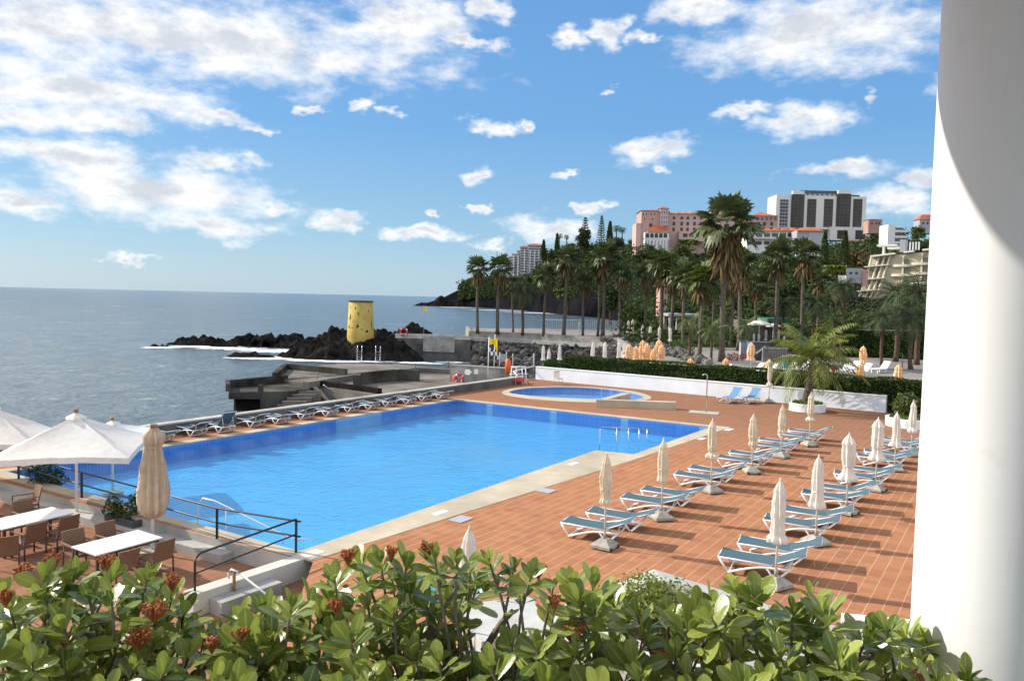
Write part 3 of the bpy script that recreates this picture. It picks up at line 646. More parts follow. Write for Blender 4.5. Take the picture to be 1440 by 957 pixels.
def feather(Q, o, a, e0, ln, bend, n, lw, ll, r=random, vdroop=.35):
    p = Vector(o); e = e0; h = Vector((math.cos(a), math.sin(a), 0)); s = Vector((-math.sin(a), math.cos(a), 0)); st = ln/n; tw = r.uniform(-.35, .35)
    for i in range(n):
        d = h*math.cos(e)+Vector((0, 0, math.sin(e))); q = p+d*st; up = s.cross(d)*1.0
        w = .035*ln/3*(1-i/n)+.008; Q.append([p-s*w, p+s*w, q+s*w*.8, q-s*w*.8])
        f = i/n
        if f > .12:
            L_ = ll*(math.sin(math.pi*min(1, .18+f*.82))**.6)*r.uniform(.85, 1.1)
            for sg in (-1, 1):
                v = (s*sg*math.cos(tw)+up*math.sin(tw)*sg+d*.75+Vector((0, 0, -vdroop*r.uniform(.6, 1.4)))).normalized()
                m_ = p+v*L_*.45+up*.02; tp = p+v*L_+Vector((0, 0, -L_*vdroop*.4)); k = d*lw
                Q.append([p, m_-k, tp, m_+k])
        p = q; e -= bend/n*(.5+f)
    return p
def make_feather_palm(name, cat, h, ln, nf, seed, m='date_green', r0=.3, r1=.28, n=15, lw=.03, ll=.5, bend=1.9, bark='bark_brown', lean=0., emin=-35, vd=.35, dead=0, ex=.85):
    r = random.Random(seed); t = thing(name, None, cat)
    pts, rs = trunk_mesh(h, r0, r1, lean, r=r, fl=1.35); MB().tube(pts, rs, 10).build('trunk', bark, t); top = Vector(pts[-1]); Q = []
    for i in range(nf):
        e = R(82)-(R(82)-R(emin))*((i+.5)/nf)**ex+r.uniform(-.1, .1); a = i*2.39996+r.uniform(-.3, .3)
        feather(Q, top+Vector((0, 0, r.uniform(-.1, .15))), a, e, ln*r.uniform(.85, 1.1), bend*r.uniform(.7, 1.2), n, lw, ll, r, vd)
    MB().quads(arr(Q)).build('crown', m, t)
    if dead:
        Q = []
        for i in range(dead): feather(Q, top-Vector((0, 0, .2)), r.uniform(0, 6.28), R(r.uniform(-70, -30)), ln*.7, .8, 9, lw, ll*.8, r, .8)
        MB().quads(arr(Q)).build('dead_fronds', 'palm_dead', t)
    return t
def make_tree(name, cat, h, w, seed, m='leaf_dark', n=1500, size=.55, trunk=.35, lobes=10, bark='bark_brown', flat=.2):
    r = random.Random(seed); g = np.random.default_rng(seed); t = thing(name, None, cat); cs = []; tm = MB()
    tm.tube([(0, 0, 0), (r.uniform(-.2, .2), 0, h*trunk), (0, r.uniform(-.3, .3), h*.75)], [h*.035, h*.025, h*.01], 7)
    for i in range(lobes):
        a = i*2.4+r.uniform(-.4, .4); f = r.uniform(.1, .75); z = h*(trunk+.12+(.80-trunk)*((i+.5)/lobes)); rad = w*.5*math.sqrt(max(.05, 1-((z/h-.55)/.55)**2))*f
        c = np.array([math.cos(a)*rad, math.sin(a)*rad, z]); s = w*r.uniform(.17, .27)
        k = n//lobes; d = g.normal(size=(k, 3)); d /= np.linalg.norm(d, axis=1)[:, None]; rr = g.random(k)**.4
        cs.append(c+d*(s*rr*(.75+.5*g.random(k)))[:, None]*np.array([1, 1, .75])); tm.tube([(0, 0, h*trunk*.9), tuple(c)], [h*.015, h*.005], 5)
    tm.build('trunk', bark, t); MB().quads(leafquads(np.concatenate(cs), size, flat, .7, g)).build('crown', m, t); return t
def make_cypress(name, cat, h, w, seed, m='leaf_dark', n=1300, size=.4):
    g = np.random.default_rng(seed); t = thing(name, None, cat); MB().tube([(0, 0, 0), (0, 0, h*.9)], [h*.02, h*.004], 6).build('trunk', 'bark_brown', t)
    z = g.random(n)**.85; a = g.random(n)*6.283; lum = 1+.16*np.sin(a*3+z*9); rad = w*.5*np.minimum(1, (z+.03)*6)*np.power(np.maximum(0, 1-z), .55)*(.65+.4*g.random(n))*lum
    MB().quads(leafquads(np.stack([rad*np.cos(a), rad*np.sin(a), h*(.04+.96*z)], 1), size, -.4, .5, g)).build('crown', m, t); return t
def make_araucaria(name, cat, h, w, seed, m='leaf_dark', tiers=13):
    r = random.Random(seed); t = thing(name, None, cat); MB().tube([(0, 0, 0), (0, 0, h)], [h*.016, h*.003], 7).build('trunk', 'bark_brown', t); cs = []
    for i in range(tiers):
        f = i/(tiers-1); z = h*(.18+.80*f); L_ = w*.5*(1-f*.86)*r.uniform(.85, 1.1); nb = 7
        for k in range(nb):
            a = 6.283*k/nb+r.uniform(-.2, .2)
            for j in range(14):
                q = (j+.7)/14; cs.append((math.cos(a)*L_*q+r.uniform(-.1, .1)*w*.1, math.sin(a)*L_*q+r.uniform(-.1, .1)*w*.1, z-h*.02*math.sin(q*3)+h*.03*q*q+r.uniform(-.06, .06)))
    MB().quads(leafquads(np.array(cs), h*.045, .3, .5, np.random.default_rng(seed))).build('crown', m, t); return t
# ---- wood on the headland and slope: one uncountable mass
g = np.random.default_rng(5); cs = []; sz = []
for i in range(7500):
    px = 652+(1000)*g.random()**1.5; t = g.random()**.8
    if px < 735 and t < .16: continue
    if px < 890 and t < .12+.1*g.random(): continue
    p = hill(px, t); k = p.y/600*3.0; 
    for j in range(12):
        d = g.normal(size=3); cs.append((p.x+d[0]*k*.8, p.y+d[1]*k*.8, p.z+abs(d[2])*k*.75)); sz.append(k*.62)
tag(MB().quads(leafquads(np.array(cs), np.array(sz), .2, .7, g)).build('woodland', 'leaf_dark'), kind='stuff')
cs = []; sz = []
for i in range(2900):                 # planting between promenade and slope
    px = 880+600*g.random(); Y = 96+115*g.random()
    if (Y < 124 and 1036 < px < 1112) or (Y < 145 and 925 < px < 990) or (Y < 112 and px < 905) or (Y < 107 and px > 1212): continue
    p = atY(px, Y, PZ-.3+(3.4*g.random()**1.5)*(Y-80)/60); k = .9+.5*g.random()
    for j in range(12):
        d = g.normal(size=3); cs.append((p.x+d[0]*k*.7, p.y+d[1]*k*.7, p.z+abs(d[2])*k*.6)); sz.append(k*.62)
tag(MB().quads(leafquads(np.array(cs), np.array(sz), .1, .6, g)).build('garden_shrubs', 'leaf_dark'), kind='stuff')
def gz(px, Y): return atY(px, Y, PZ-.35)
ORD = ['first', 'second', 'third', 'fourth', 'fifth', 'sixth', 'seventh', 'eighth', 'ninth', 'tenth', 'eleventh', 'twelfth', 'thirteenth', 'fourteenth', 'fifteenth', 'sixteenth', 'seventeenth', 'eighteenth']
# ---- fan palms: six proportions, then copies scaled to height
def top_at(px, py, Y): return P(px, py, Y).z-(PZ-.35)
FP = [Spread(lambda: make_fan_palm('fan_palm', 'palm', 10, 2.3, 30, 16, 1, n=10)), Spread(lambda: make_fan_palm('fan_palm', 'palm', 10, 2.2, 28, 26, 2, n=10)),
      Spread(lambda: make_fan_palm('fan_palm', 'palm', 10, 2.4, 32, 10, 3, n=10))]
fl = [(672, 377, 128, 1.0, 'slim leaning fan palm, leftmost on the promenade by the open sea'), (700, 377, 127, 1.15, 'bushy fan palm just right of the leftmost promenade palm'),
 (765, 388, 124, .9, 'fan palm with brownish crown left of the two tallest mid promenade palms'), (793, 366, 122, 1.15, 'tall fan palm with stout pale trunk at mid promenade'),
 (820, 398, 122, .85, 'shorter fan palm between two taller promenade palms'), (848, 362, 120, 1.2, 'tall fan palm with paired slim trunk below the dark cypress'),
 (841, 380, 123, .8, 'slim fan palm close behind the tall promenade palm, below the cypress'), (874, 384, 118, 1.0, 'fan palm right of the twin trunks, below the cluster of date palms'),
 (930, 374, 110, 1.15, 'fan palm with yellow skirt below the arcade of the pink hotel'), (944, 382, 108, 1.05, 'skirted fan palm immediately right of the one below the arcade'),
 (908, 385, 118, .95, 'dark fan palm left of the skirted pair below the pink hotel'), (962, 388, 104, 1., 'fan palm between the skirted pair and the tallest palm'),
 (1040, 372, 97, 1.1, 'skirted fan palm immediately right of the tallest palm trunk'), (1029, 390, 104, .9, 'fan palm half hidden behind the tallest palm trunk'),
 (1090, 362, 100, 1.1, 'slim fan palm in front of the low terraced hotel wing'), (1127, 358, 108, 1.15, 'fan palm with hanging brown skirt before the white lattice wall'),
 (1062, 398, 112, .9, 'low fan palm behind, between the slim palm and the tallest palm'), (1004, 384, 110, .95, 'fan palm crown showing left of the tallest palm trunk'),
 (1150, 395, 118, .85, 'shadowy fan palm below the dark cypress column right of lattice wall'), (722, 398, 133, .7, 'small fan palm behind the bushy one near the sea')]
for i, (px, py, Y, w, lab) in enumerate(fl):
    hgt = top_at(px, py, Y); s = hgt/10; q = FP[i % 3].put(lab, gz(px, Y), random.random()*6, (w*1.08, w*1.08, s), 'fan palms along the promenade')
    q.rotation_euler = (0, random.uniform(-.02, .05), random.random()*6)
# the crowns of stretched copies keep their shape: rescale crown parts back
hero = make_fan_palm('fan_palm', 'palm', top_at(1020, 312, 78)-.2, 4.0, 22, 54, 21, n=15, r0=.30, r1=.24, skl=2.2)
hero.location = gz(1017, 78); tag(hero, 'tallest fan palm with huge shaggy skirt of brown fronds', 'palm', 'fan palms along the promenade')
q = make_fan_palm('fan_palm', 'palm', top_at(987, 396, 80), 2.2, 36, 14, 22, m='palm_bright', n=13); q.location = gz(985, 80); tag(q, 'bright green fan palm with rusty skirt left of the tallest palm', 'palm', 'fan palms along the promenade')
for i, (px, py, Y, cr, lab) in enumerate([(972, 452, 79, 1.5, 'low yellow-green palm at the foot of the rusty-skirted palm'), (1002, 462, 76, 1.2, 'smallest yellow-green palm beside the tallest palm trunk'), (1050, 458, 88, 1.3, 'low yellow-green palm right of the tallest palm trunk')]):
    q = make_feather_palm('young_palm', 'palm', top_at(px, py, Y), cr*1.5, 20, 60+i, 'palm_bright', .14, .1, 11, .05, .5, 1.9, emin=-50); q.location = gz(px, Y); tag(q, lab, 'palm', 'young green palms')
# ---- date palms
DP = [Spread(lambda: make_feather_palm('date_palm', 'palm', 5, 2.9, 60, 31, r0=.2, r1=.19, lw=.045, ll=.6)), Spread(lambda: make_feather_palm('date_palm', 'palm', 5, 2.7, 54, 32, r0=.19, r1=.18, lw=.045, ll=.6, dead=8))]
for i, (px, py, Y, w, lab) in enumerate([(735, 410, 126, 1.15, 'broad low date palm at the left of the promenade'), (1185, 405, 92, .95, 'grey-green date palm left of the curved cream hotel'), (1243, 448, 78, .55, 'date palm nearest the foot of the curved cream hotel'),
    (1262, 415, 84, .9, 'tallest date palm in front of the curved cream hotel'), (1292, 415, 80, .9, 'date palm beside the white column, before the cream hotel'), (1284, 446, 74, .75, 'low date palm under the tall ones near the white column'),
    (1174, 455, 88, .6, 'small date palm left of the cream hotel terrace wall'), (1145, 425, 108, 1., 'silvery date palm in the garden behind the coconut palm'), (1100, 430, 112, .95, 'silvery date palm left of the coconut palm crown')]):
    hgt = top_at(px, py, Y); w *= 1.45 if px > 1230 else 1.0; DP[i % 2].put(lab, gz(px, Y), random.random()*6, (w, w, hgt/5), 'date palms in the hotel garden')
for x in list(COL.objects):           # undo the vertical stretch on crowns copied to other heights
    if x.parent and x.name.split('.')[0] in ('crown', 'dead_fronds') and x.parent.scale[2] not in (1.,) and x.parent.name.split('.')[0] in ('fan_palm', 'date_palm'):
        sz_ = x.parent.scale[2]/x.parent.scale[0]; h0 = 10. if x.parent.name.startswith('fan') else 5.
        x.scale = (1, 1, 1/sz_); x.location = (0, 0, h0*(1-1/sz_))
# ---- coconut palm in its round planter
cp0 = G(1137, 571); pcx = G(1135, 577)
def round_planter(c, r, label, hgt=.45):
    t = thing('round_planter', label, 'planter', c)
    MB().lathe([(r-.02, 0), (r, hgt-.04), (r, hgt), (r-.16, hgt), (r-.16, hgt-.07)], 40, smooth=False).build('rim', 'white_plaster', t)
    n = 1500; gg = np.random.default_rng(int(r*100)); rr = np.sqrt(gg.random(n))*(r-.2); a = gg.random(n)*6.283
    q = MB().lathe([(r-.17, hgt-.08), (.001, hgt-.03)], 32).build('soil', 'soil', t)
    tag(MB().quads(leafquads(np.stack([rr*np.cos(a), rr*np.sin(a), hgt-.03+.10*gg.random(n)], 1), .16, -1.2, .25, gg)).build('grass', 'grass', t), kind='stuff'); return t
round_planter(pcx, 1.02, 'round white planter with grass round the coconut palm trunk')
q = make_feather_palm('coconut_palm', 'palm', 2.45, 3.5, 34, 77, 'coco_green', .24, .18, 24, .045, .78, 1.7, 'bark', .30, -18, .5, ex=1.15); q.location = Vector((pcx.x-.12, pcx.y, .40)); tag(q, 'yellow-green coconut palm with arching fronds growing from the round white planter', 'palm')
rp2 = G(1268, 600); round_planter(rp2+Vector((.55, .3, 0)), 1.15, 'round white planter with grass by the grey wall, right edge')
q = make_tree('shrub', 'shrub', 1.35, 1.5, 90, 'palm_bright', 900, .16, .15, 9); q.location = rp2+Vector((.3, .2, .40)); tag(q, 'rounded green shrub growing in the right-hand round white planter', 'shrub')
# ---- named trees on the skyline
def hillz(px, Y):                     # ground height on the slope at a distance
    best = None
    for i in range(41):
        p = hill(px, i/40)
        if best is None or abs(p.y-Y) < abs(best.y-Y): best = p
    return best
def sky_tree(maker, px, pyt, pyb, wpx, Y, lab, **kw):
    b_ = P(px, pyb, Y); t_ = P(px, pyt, Y); h_ = t_.z-b_.z; q = maker(h_, wpx*Y/F, **kw); q.location = b_; q['label'] = lab; return q
sky_tree(lambda h, w, **k: make_araucaria('norfolk_pine', 'tree', h, w, 41), 822, 306, 355, 26, 560, 'broad dark conifer on the skyline left of the pointed pine')
sky_tree(lambda h, w, **k: make_araucaria('norfolk_pine', 'tree', h, w, 42), 845, 304, 352, 18, 560, 'slender tiered pine on the skyline between conifer and cypress')
sky_tree(lambda h, w, **k: make_tree('tree', 'tree', h, w, 40, n=1200, size=1.6, trunk=.25), 820, 320, 362, 28, 555, 'full dark tree under the broad skyline conifer')
sky_tree(lambda h, w, **k: make_cypress('cypress', 'tree', h, w, 43, size=1.5), 857, 311, 350, 11, 550, 'dense dark cypress spire on the skyline left of the pink hotel')
for k, (a, b_, c, d, Y, lab) in enumerate([(764, 337, 366, 9, 600, 'thin dark cypress beside the white headland apartments'), (783, 328, 355, 7, 590, 'small cypress on the skyline ridge near two palms'), (1158, 325, 385, 15, 300, 'dark cypress left one of the pair by the white lattice wall'), (1186, 324, 390, 18, 290, 'broad dark cypress column right one of the pair by the lattice wall')]):
    sky_tree(lambda h, w, **q: make_cypress('cypress', 'tree', h, w, 44+k, size=1.3 if Y > 400 else .8), a, b_, c, d, Y, lab)
SP = Spread(lambda: make_feather_palm('skyline_palm', 'palm', 8, 3.2, 30, 51, r0=.35, r1=.3, n=9, lw=.12, ll=.9))
for k, (px, py, Y, s, lab) in enumerate([(787, 332, 640, 1.2, 'left palm of the two on the skyline ridge by the small cypress'), (797, 333, 630, 1.1, 'right palm of the two on the skyline ridge by the small cypress'), (867, 321, 540, 1.3, 'left palm in the skyline cluster right of the cypress spire'), (875, 323, 540, 1.2, 'right palm in the skyline cluster right of the cypress spire')]):
    q = P(px, py, Y); SP.put(lab, q-Vector((0, 0, 8*s)), k, s, 'palms on the skyline')
TR = [Spread(lambda: make_tree('tree', 'tree', 8, 8, 71, 'leaf_dark', 1300, .62)), Spread(lambda: make_tree('tree', 'tree', 8, 7, 72, 'leaf_mid', 1300, .6)), Spread(lambda: make_tree('tree', 'tree', 8, 9, 73, 'leaf_dark', 1400, .66))]
tl = [(872, 334, 540, 24, 'dark round tree below the skyline palm cluster'), (889, 337, 500, 22, 'dark round tree touching the left end of the pink hotel'), (803, 343, 580, 28, 'dark tree on the ridge below the skyline palm pair'), (778, 352, 600, 26, 'dark tree on the ridge right of the headland apartments'),
 (838, 345, 560, 30, 'dark tree on the ridge below the tiered pine'), (892, 432, 128, 46, 'dense dark round tree at the end of the promenade'), (952, 425, 150, 44, 'dark tree in shade behind the skirted fan palms'), (990, 400, 170, 50, 'dark tree filling the gap below the pink hotel front'),
 (1075, 425, 130, 60, 'dark spreading tree behind the big white parasol'), (1110, 395, 150, 55, 'dark tree behind the slim fan palm'), (1040, 405, 160, 60, 'dark tree behind the tallest palm trunk'), (1150, 400, 140, 50, 'dark tree behind the silvery date palm'), (1172, 405, 130, 40, 'olive tree left of the curved cream hotel'),
 (1180, 438, 110, 44, 'dark tree above the coconut palm crown'), (1232, 330, 520, 34, 'dark tree on the hill between white hotel and modern house'), (1262, 322, 500, 36, 'big dark tree on the hill above the modern white house'), (1292, 318, 480, 30, 'dark tree on the hill beside the white column'), (1285, 338, 430, 40, 'dark tree on the hill right of the modern white house'),
 (1258, 345, 330, 20, 'yellowish small tree over the roof of the curved cream hotel'), (1205, 352, 330, 46, 'dry brownish tree on the bank below the white hotel podium'), (1228, 362, 310, 40, 'dry brownish tree next to the curved cream hotel roof'), (1100, 345, 260, 44, 'dark tree before the terraced hotel wing'), (960, 343, 330, 56, 'dark tree below the right wing of the pink hotel'), (910, 345, 350, 44, 'dark tree below the arcade of the pink hotel'), (1015, 340, 300, 60, 'dark tree in front of the pink hotel behind tallest palm'),
 (740, 385, 600, 36, 'dark tree on the headland slope under the apartments'), (765, 372, 560, 40, 'dark tree on the headland slope right of the apartments'), (705, 392, 720, 30, 'low dark tree at the seaward tip of the headland wood'),
 (1065, 372, 280, 50, 'dark tree below the terraced hotel wing'), (1130, 372, 250, 50, 'dark tree below the white lattice wall'), (860, 400, 330, 60, 'dark tree on the lower slope behind the promenade palms'), (800, 385, 450, 60, 'dark tree mid slope behind the mid promenade palms')]
for i, (px, py, Y, w, lab) in enumerate(tl):
    s = w*Y/F/8; q = P(px, py, Y); k = 1 if 'olive' in lab else i % 3
    if 'yellowish' in lab or 'brownish' in lab: continue
    TR[k].put(lab, q-Vector((0, 0, 8*s*.95)), i*1.3, (s, s, s*.95), 'dark trees on the slope')
for i, (px, py, Y, w, lab) in enumerate([t for t in tl if 'yellowish' in t[4] or 'brownish' in t[4]]):
    s = w*Y/F; q = make_tree('tree', 'tree', s, s, 80+i, 'leaf_dry' if 'brown' in lab else 'leaf_yellow', 1200, s*.08); q.location = P(px, py, Y)-Vector((0, 0, s)); tag(q, lab, 'tree', 'dry trees by the cream hotel')
# clipped yellow-green and green hedges far off
hq = thing('hedge', 'tall dark green hedge behind the neighbouring sun terrace', 'hedge'); ha, hb_ = atY(1184, 92, PZ), atY(1400, 84, PZ); hedge_mesh(hq, ha, hb_, Vector((0, 1, 0)), 2.5, .2, 3.2, 9000, .35)
hq = thing('hedge', 'bright yellow-green hedge on the bank above the silvery date palm', 'hedge'); ha, hb_ = P(1160, 378, 220), P(1190, 378, 220); hedge_mesh(hq, ha, hb_, Vector((0, 1, 0)), 2, ha.z-1.5, ha.z+.8, 700, .8, m='leaf_yellow')
hq = thing('hedge', 'yellow flowering hedge below the pink hotel terrace', 'hedge'); ha, hb_ = P(955, 340, 440), P(982, 340, 440); hedge_mesh(hq, ha, hb_, Vector((0, 1, 0)), 3, ha.z-1.5, ha.z+1.4, 500, 1.0, m='leaf_yellow')
# ================================================================== BUILDINGS
class Bld:
    """facade parts laid out on a building's own front plane; positions in its own units, k metres each"""
    def __init__(s, name, label, cat, px0, py0, Y):
        s.k = Y/F; s.x0, s.y0 = px0, py0; s.t = thing(name, label, cat, P(px0, py0, Y))
    def bx(s, x0, y0, x1, y1, d0, d1, name=None, m=None, mb=None, par=None):
        # front plane at local y=-d0 (towards viewer), back at d1
        k = s.k; off = .0226
        X0, X1 = (x0-s.x0)*k, (x1-s.x0)*k; xm = (x0+x1)/2-s.x0
        Z1, Z0 = (s.y0+off*xm-y0)*k, (s.y0+off*xm-y1)*k
        q = mb or MB(); q.box(((X0+X1)/2, (d1-d0)/2, (Z0+Z1)/2), (X1-X0, d1+d0, Z1-Z0))
        return q if mb is not None else q.build(name, m, par or s.t)
    def hip(s, x0, y0, x1, y1, d0, d1, inset, name, m, over=.6):
        k = s.k; xm = (x0+x1)/2-s.x0; z0, z1 = (s.y0+.0226*xm-y1)*k, (s.y0+.0226*xm-y0)*k; X0, X1 = (x0-s.x0)*k-over, (x1-s.x0)*k+over
        a, b_ = -d0-over, d1+over; ins = min(inset, (b_-a)/2-.2, (X1-X0)/2-.1); ym = (a+b_)/2
        q = MB(); q.add([(X0, a, z0), (X1, a, z0), (X1, b_, z0), (X0, b_, z0), (X0+ins, ym, z1), (X1-ins, ym, z1)], [(0, 1, 5, 4), (1, 2, 5), (2, 3, 4, 5), (3, 0, 4), (3, 2, 1, 0)])
        return q.build(name, m, s.t)
    def windows(s, xs, ys, w, h, d, m='glass_dark', frame=None, name='window'):
        for x in xs:
            for y in ys:
                if frame:
                    f = s.bx(x-w/2-.4, y-h/2-.4, x+w/2+.4, y+h/2+.4, d+.05, -d+.1, name, frame); s.bx(x-w/2, y-h/2, x+w/2, y+h/2, d+.09, -d-.05, 'pane', m, par=f)
                else: s.bx(x-w/2, y-h/2, x+w/2, y+h/2, d+.06, -d+.1, name, m)
# pink grand hotel -------------------------------------------------
B = Bld('pink_hotel', 'long pink hotel with orange tiled roofs on the wooded cliff top', 'hotel', 895, 352, 450)
B.bx(893.7, 314, 901, 358, 0, 14, 'side_wing', 'pink_pale'); B.bx(900.6, 297, 938, 358, 0, 18, 'left_wing', 'pink_wall')
B.bx(938, 301.5, 1056, 358, -2, 18, 'main_wing', 'pink_pale'); B.bx(1054, 304.5, 1089.5, 358, 2, 16, 'right_wing', 'pink_wall')
B.hip(900.6, 292.8, 938, 297, 0, 18, 9, 'roof', 'roof_orange'); B.hip(938, 297.2, 1056, 301.5, -2, 18, 8, 'roof', 'roof_orange'); B.hip(1054, 297, 1089.5, 304.5, 2, 16, 8, 'roof', 'roof_orange')
B.bx(926, 294, 937.5, 318, 1.2, 3, 'gable_bay', 'pink_pale'); B.hip(926, 290, 937.5, 294, 1.2, 6, 3, 'roof', 'roof_orange')
B.bx(904, 328, 937.5, 358, 5, 2, 'arcade', 'hotel_white'); B.hip(909, 317.5, 938, 328, 5, 2, 4, 'roof', 'roof_orange'); B.bx(908, 326, 938, 328.2, 4.5, 2, 'arcade_wall', 'pink_wall')
for i in range(5):
    x = 907.6+i*6.2; q = MB(); pts = []; k = B.k
    for j in range(13):
        a = math.pi*j/12; pts.append(((x-895)*k+1.0*math.cos(a), (352+.0226*(x-895)-331.5)*k+1.0*math.sin(a)))
    pts = [(pts[0][0], pts[0][1]-1.6)]+pts+[(pts[-1][0], pts[-1][1]-1.6)]
    q.add([(p[0], -5.06, p[1]) for p in pts], [tuple(range(len(pts)))[::-1]]); q.build('arch', 'glass_dark', B.t)
B.bx(904, 336, 938, 337, 5.3, 2, 'balustrade', 'hotel_white')
for x in (905, 909, 913.5, 918, 922.5, 927, 931, 935.5): B.bx(x, 339, x+1.6, 358, 5.2, -4.9, 'column', 'hotel_grey')
B.windows((903, 907.5, 914, 919), (301.5,), 2, 3.6, 0, frame='hotel_white'); B.windows((905, 916), (308.5,), 2.2, 3.5, 0, frame='hotel_white'); B.windows((914,), (317,), 4.2, 5, 0)
B.windows((928.6, 931.8, 935), (299.5, 306.3, 313), 1.7, 3.8, 1.2, 'glass_blue', frame='hotel_white')
B.windows((947, 958, 966.5, 976), (306.5,), 3.8, 3.8, -2); B.windows((947, 958, 966.5, 976, 985, 995), (314.5, 322.5), 3.4, 5, -2, frame='pink_wall')
B.windows((985, 995, 1004, 1014, 1024, 1034, 1044), (306.5,), 3.8, 3.8, -2); B.windows((1004, 1034, 1044), (314.5, 322.5), 3.4, 5, -2, frame='pink_wall')
for x in (941, 952, 962, 971, 981, 1000, 1040): B.bx(x, 296.5, x+1.3, 301, -4, 6, 'chimney', 'pink_wall')
B.bx(952.5, 326, 998, 340, 3, 1, 'loggia', 'pink_pale'); B.windows((961, 970, 979, 988), (331.5,), 6, 5, 3)
B.windows((1061, 1067.5, 1074, 1080, 1086), (308.5,), 3.6, 4.2, 2, 'glass_blue'); B.windows((1063, 1071, 1081), (315.5, 323), 4, 5.2, 2, frame='hotel_grey')
# low terraced wing
B = Bld('terraced_wing', 'low terraced hotel wing with orange roofs below the white tower hotel', 'hotel', 1060, 345, 330)
B.bx(1050, 325, 1122, 356, 0, 10, 'wall', 'hotel_white')
for i in range(6): B.hip(1050+i*12, 319.5, 1061.4+i*12, 325, .5, 5, 3, 'roof', 'roof_orange')
B.windows([1056+i*11 for i in range(6)], (330.5,), 8.4, 5.5, 0, 'glass_blue'); B.windows([1056+i*11 for i in range(6)], (341.5,), 8, 5, 0)
B.bx(1050, 335.2, 1122, 337, 1.2, 0, 'balcony_edge', 'pink_pale')
B = Bld('lattice_wall', 'white latticed building end with orange roof left of cypress pair', 'building', 1140, 352, 322)
B.bx(1120, 325, 1158, 362, 0, 7, 'wall', 'hotel_grey'); B.hip(1122, 319.8, 1157, 325, .3, 7, 3, 'roof', 'roof_orange')
q = MB(); k = B.k
for i in range(7):
    for j in range(7):
        x, y = 1139+i*2.9, 328.5+j*5
        for sg in (-1, 1):
            zc = (352+.0226*(x-1140)-y)*k; q.box(((x-1140)*k, -.08, zc), (.16, .12, 1.85), 0, ('Y', sg*.55))
q.build('lattice', 'hotel_white', B.t)
# white and black tower hotel --------------------------------------
B = Bld('tower_hotel', 'white hotel block with tall black glass strips on the hill', 'hotel', 1154, 320, 590)
def X(z): return 1060+z/5.54
def Yy(z): return 250+z/5.54
B.bx(X(170), Yy(143), X(865), Yy(400), 0, 20, 'body', 'hotel_stone')
q = MB(); B.bx(X(200), Yy(172), X(265), Yy(384), .1, -.02, mb=q); win = q.build('balcony_strip', 'glass_dark', B.t)
for j in range(8): B.bx(X(200), Yy(190+j*26), X(265), Yy(197+j*26), .5, -.11, 'balcony', 'hotel_grey')
for j in range(3): B.bx(X(218+j*20), Yy(172), X(221+j*20), Yy(384), .42, -.11, 'balcony_divider', 'hotel_grey')
def bay(x0, x1, cap):
    pts = []; k = B.k; xa, xb = (X(x0)-1154)*k, (X(x1)-1154)*k; n = 10
    for j in range(n+1):
        a = math.pi*j/n; pts.append(((xa+xb)/2-(xb-xa)/2*math.cos(a), -.2-1.8*math.sin(a)))
    xm = (X(x0)+X(x1))/2-1154; z = lambda y: (320+.0226*xm-Yy(y))*k
    MB().prism(pts, z(384), z(cap+26)).build('glass_bay', 'glass_dark', B.t); MB().prism([(p[0], p[1]*1.03-.02) for p in pts], z(cap+25.8), z(cap)).build('bay_cap', 'hotel_stone', B.t)
    q = MB()
    for j in range(1, n, 2): q.box((pts[j][0]*1.0, pts[j][1]-.05, (z(384)+z(cap+26))/2), (.14, .14, z(cap+26)-z(384)))
    for yy in range(int(cap)+45, 384, 26):
        q.prism([(p[0]+(p[0]-(xa+xb)/2)*.01, p[1]-.07) for p in pts], z(yy+2), z(yy))
    q.build('mullions', 'mullion', B.t)
bay(285, 385, 108); bay(635, 745, 104)
for (a, b_) in ((410, 480), (540, 610), (765, 835)):
    B.bx(X(a), Yy(168), X(b_), Yy(384), .12, -.02, 'window_strip', 'glass_dark')
    q = MB()
    for j in range(8): B.bx(X(a), Yy(190+j*26), X(b_), Yy(192.5+j*26), .2, -.13, mb=q)
    B.bx(X((a+b_)/2-1), Yy(168), X((a+b_)/2+1), Yy(384), .24, -.13, mb=q); q.build('mullions', 'mullion', B.t)
B.bx(X(370), Yy(102), X(650), Yy(143), -2.5, 15, 'roof_pavilion', 'glass_blue'); B.hip(X(365), Yy(94), X(655), Yy(103), -2, 15, 3, 'pavilion_roof', 'glass_blue')
B.windows([X(400+i*38) for i in range(7)], (Yy(135),), 4.2, 3.4, -2.5, 'hotel_grey', name='roof_window')
B.bx(X(185), Yy(140), X(275), Yy(143), -1, 12, 'roof_rail', 'glass_dark'); B.bx(X(755), Yy(132), X(830), Yy(143), -4, 8, 'roof_rail', 'glass_dark')
B.bx(X(585), Yy(386), X(900), Yy(489), 2.5, 10, 'podium', 'hotel_stone'); B.bx(X(899.5), Yy(394), X(998), Yy(458), 1.5, 10, 'podium', 'hotel_stone')
B.bx(X(780), Yy(410), X(856), Yy(480), 2.6, -2.4, 'podium_window', 'glass_dark'); B.bx(X(640), Yy(410), X(720), Yy(475), 2.6, -2.4, 'podium_window', 'glass_dark'); B.bx(X(914), Yy(405), X(930), Yy(456), 1.6, -1.4, 'podium_window', 'glass_dark')
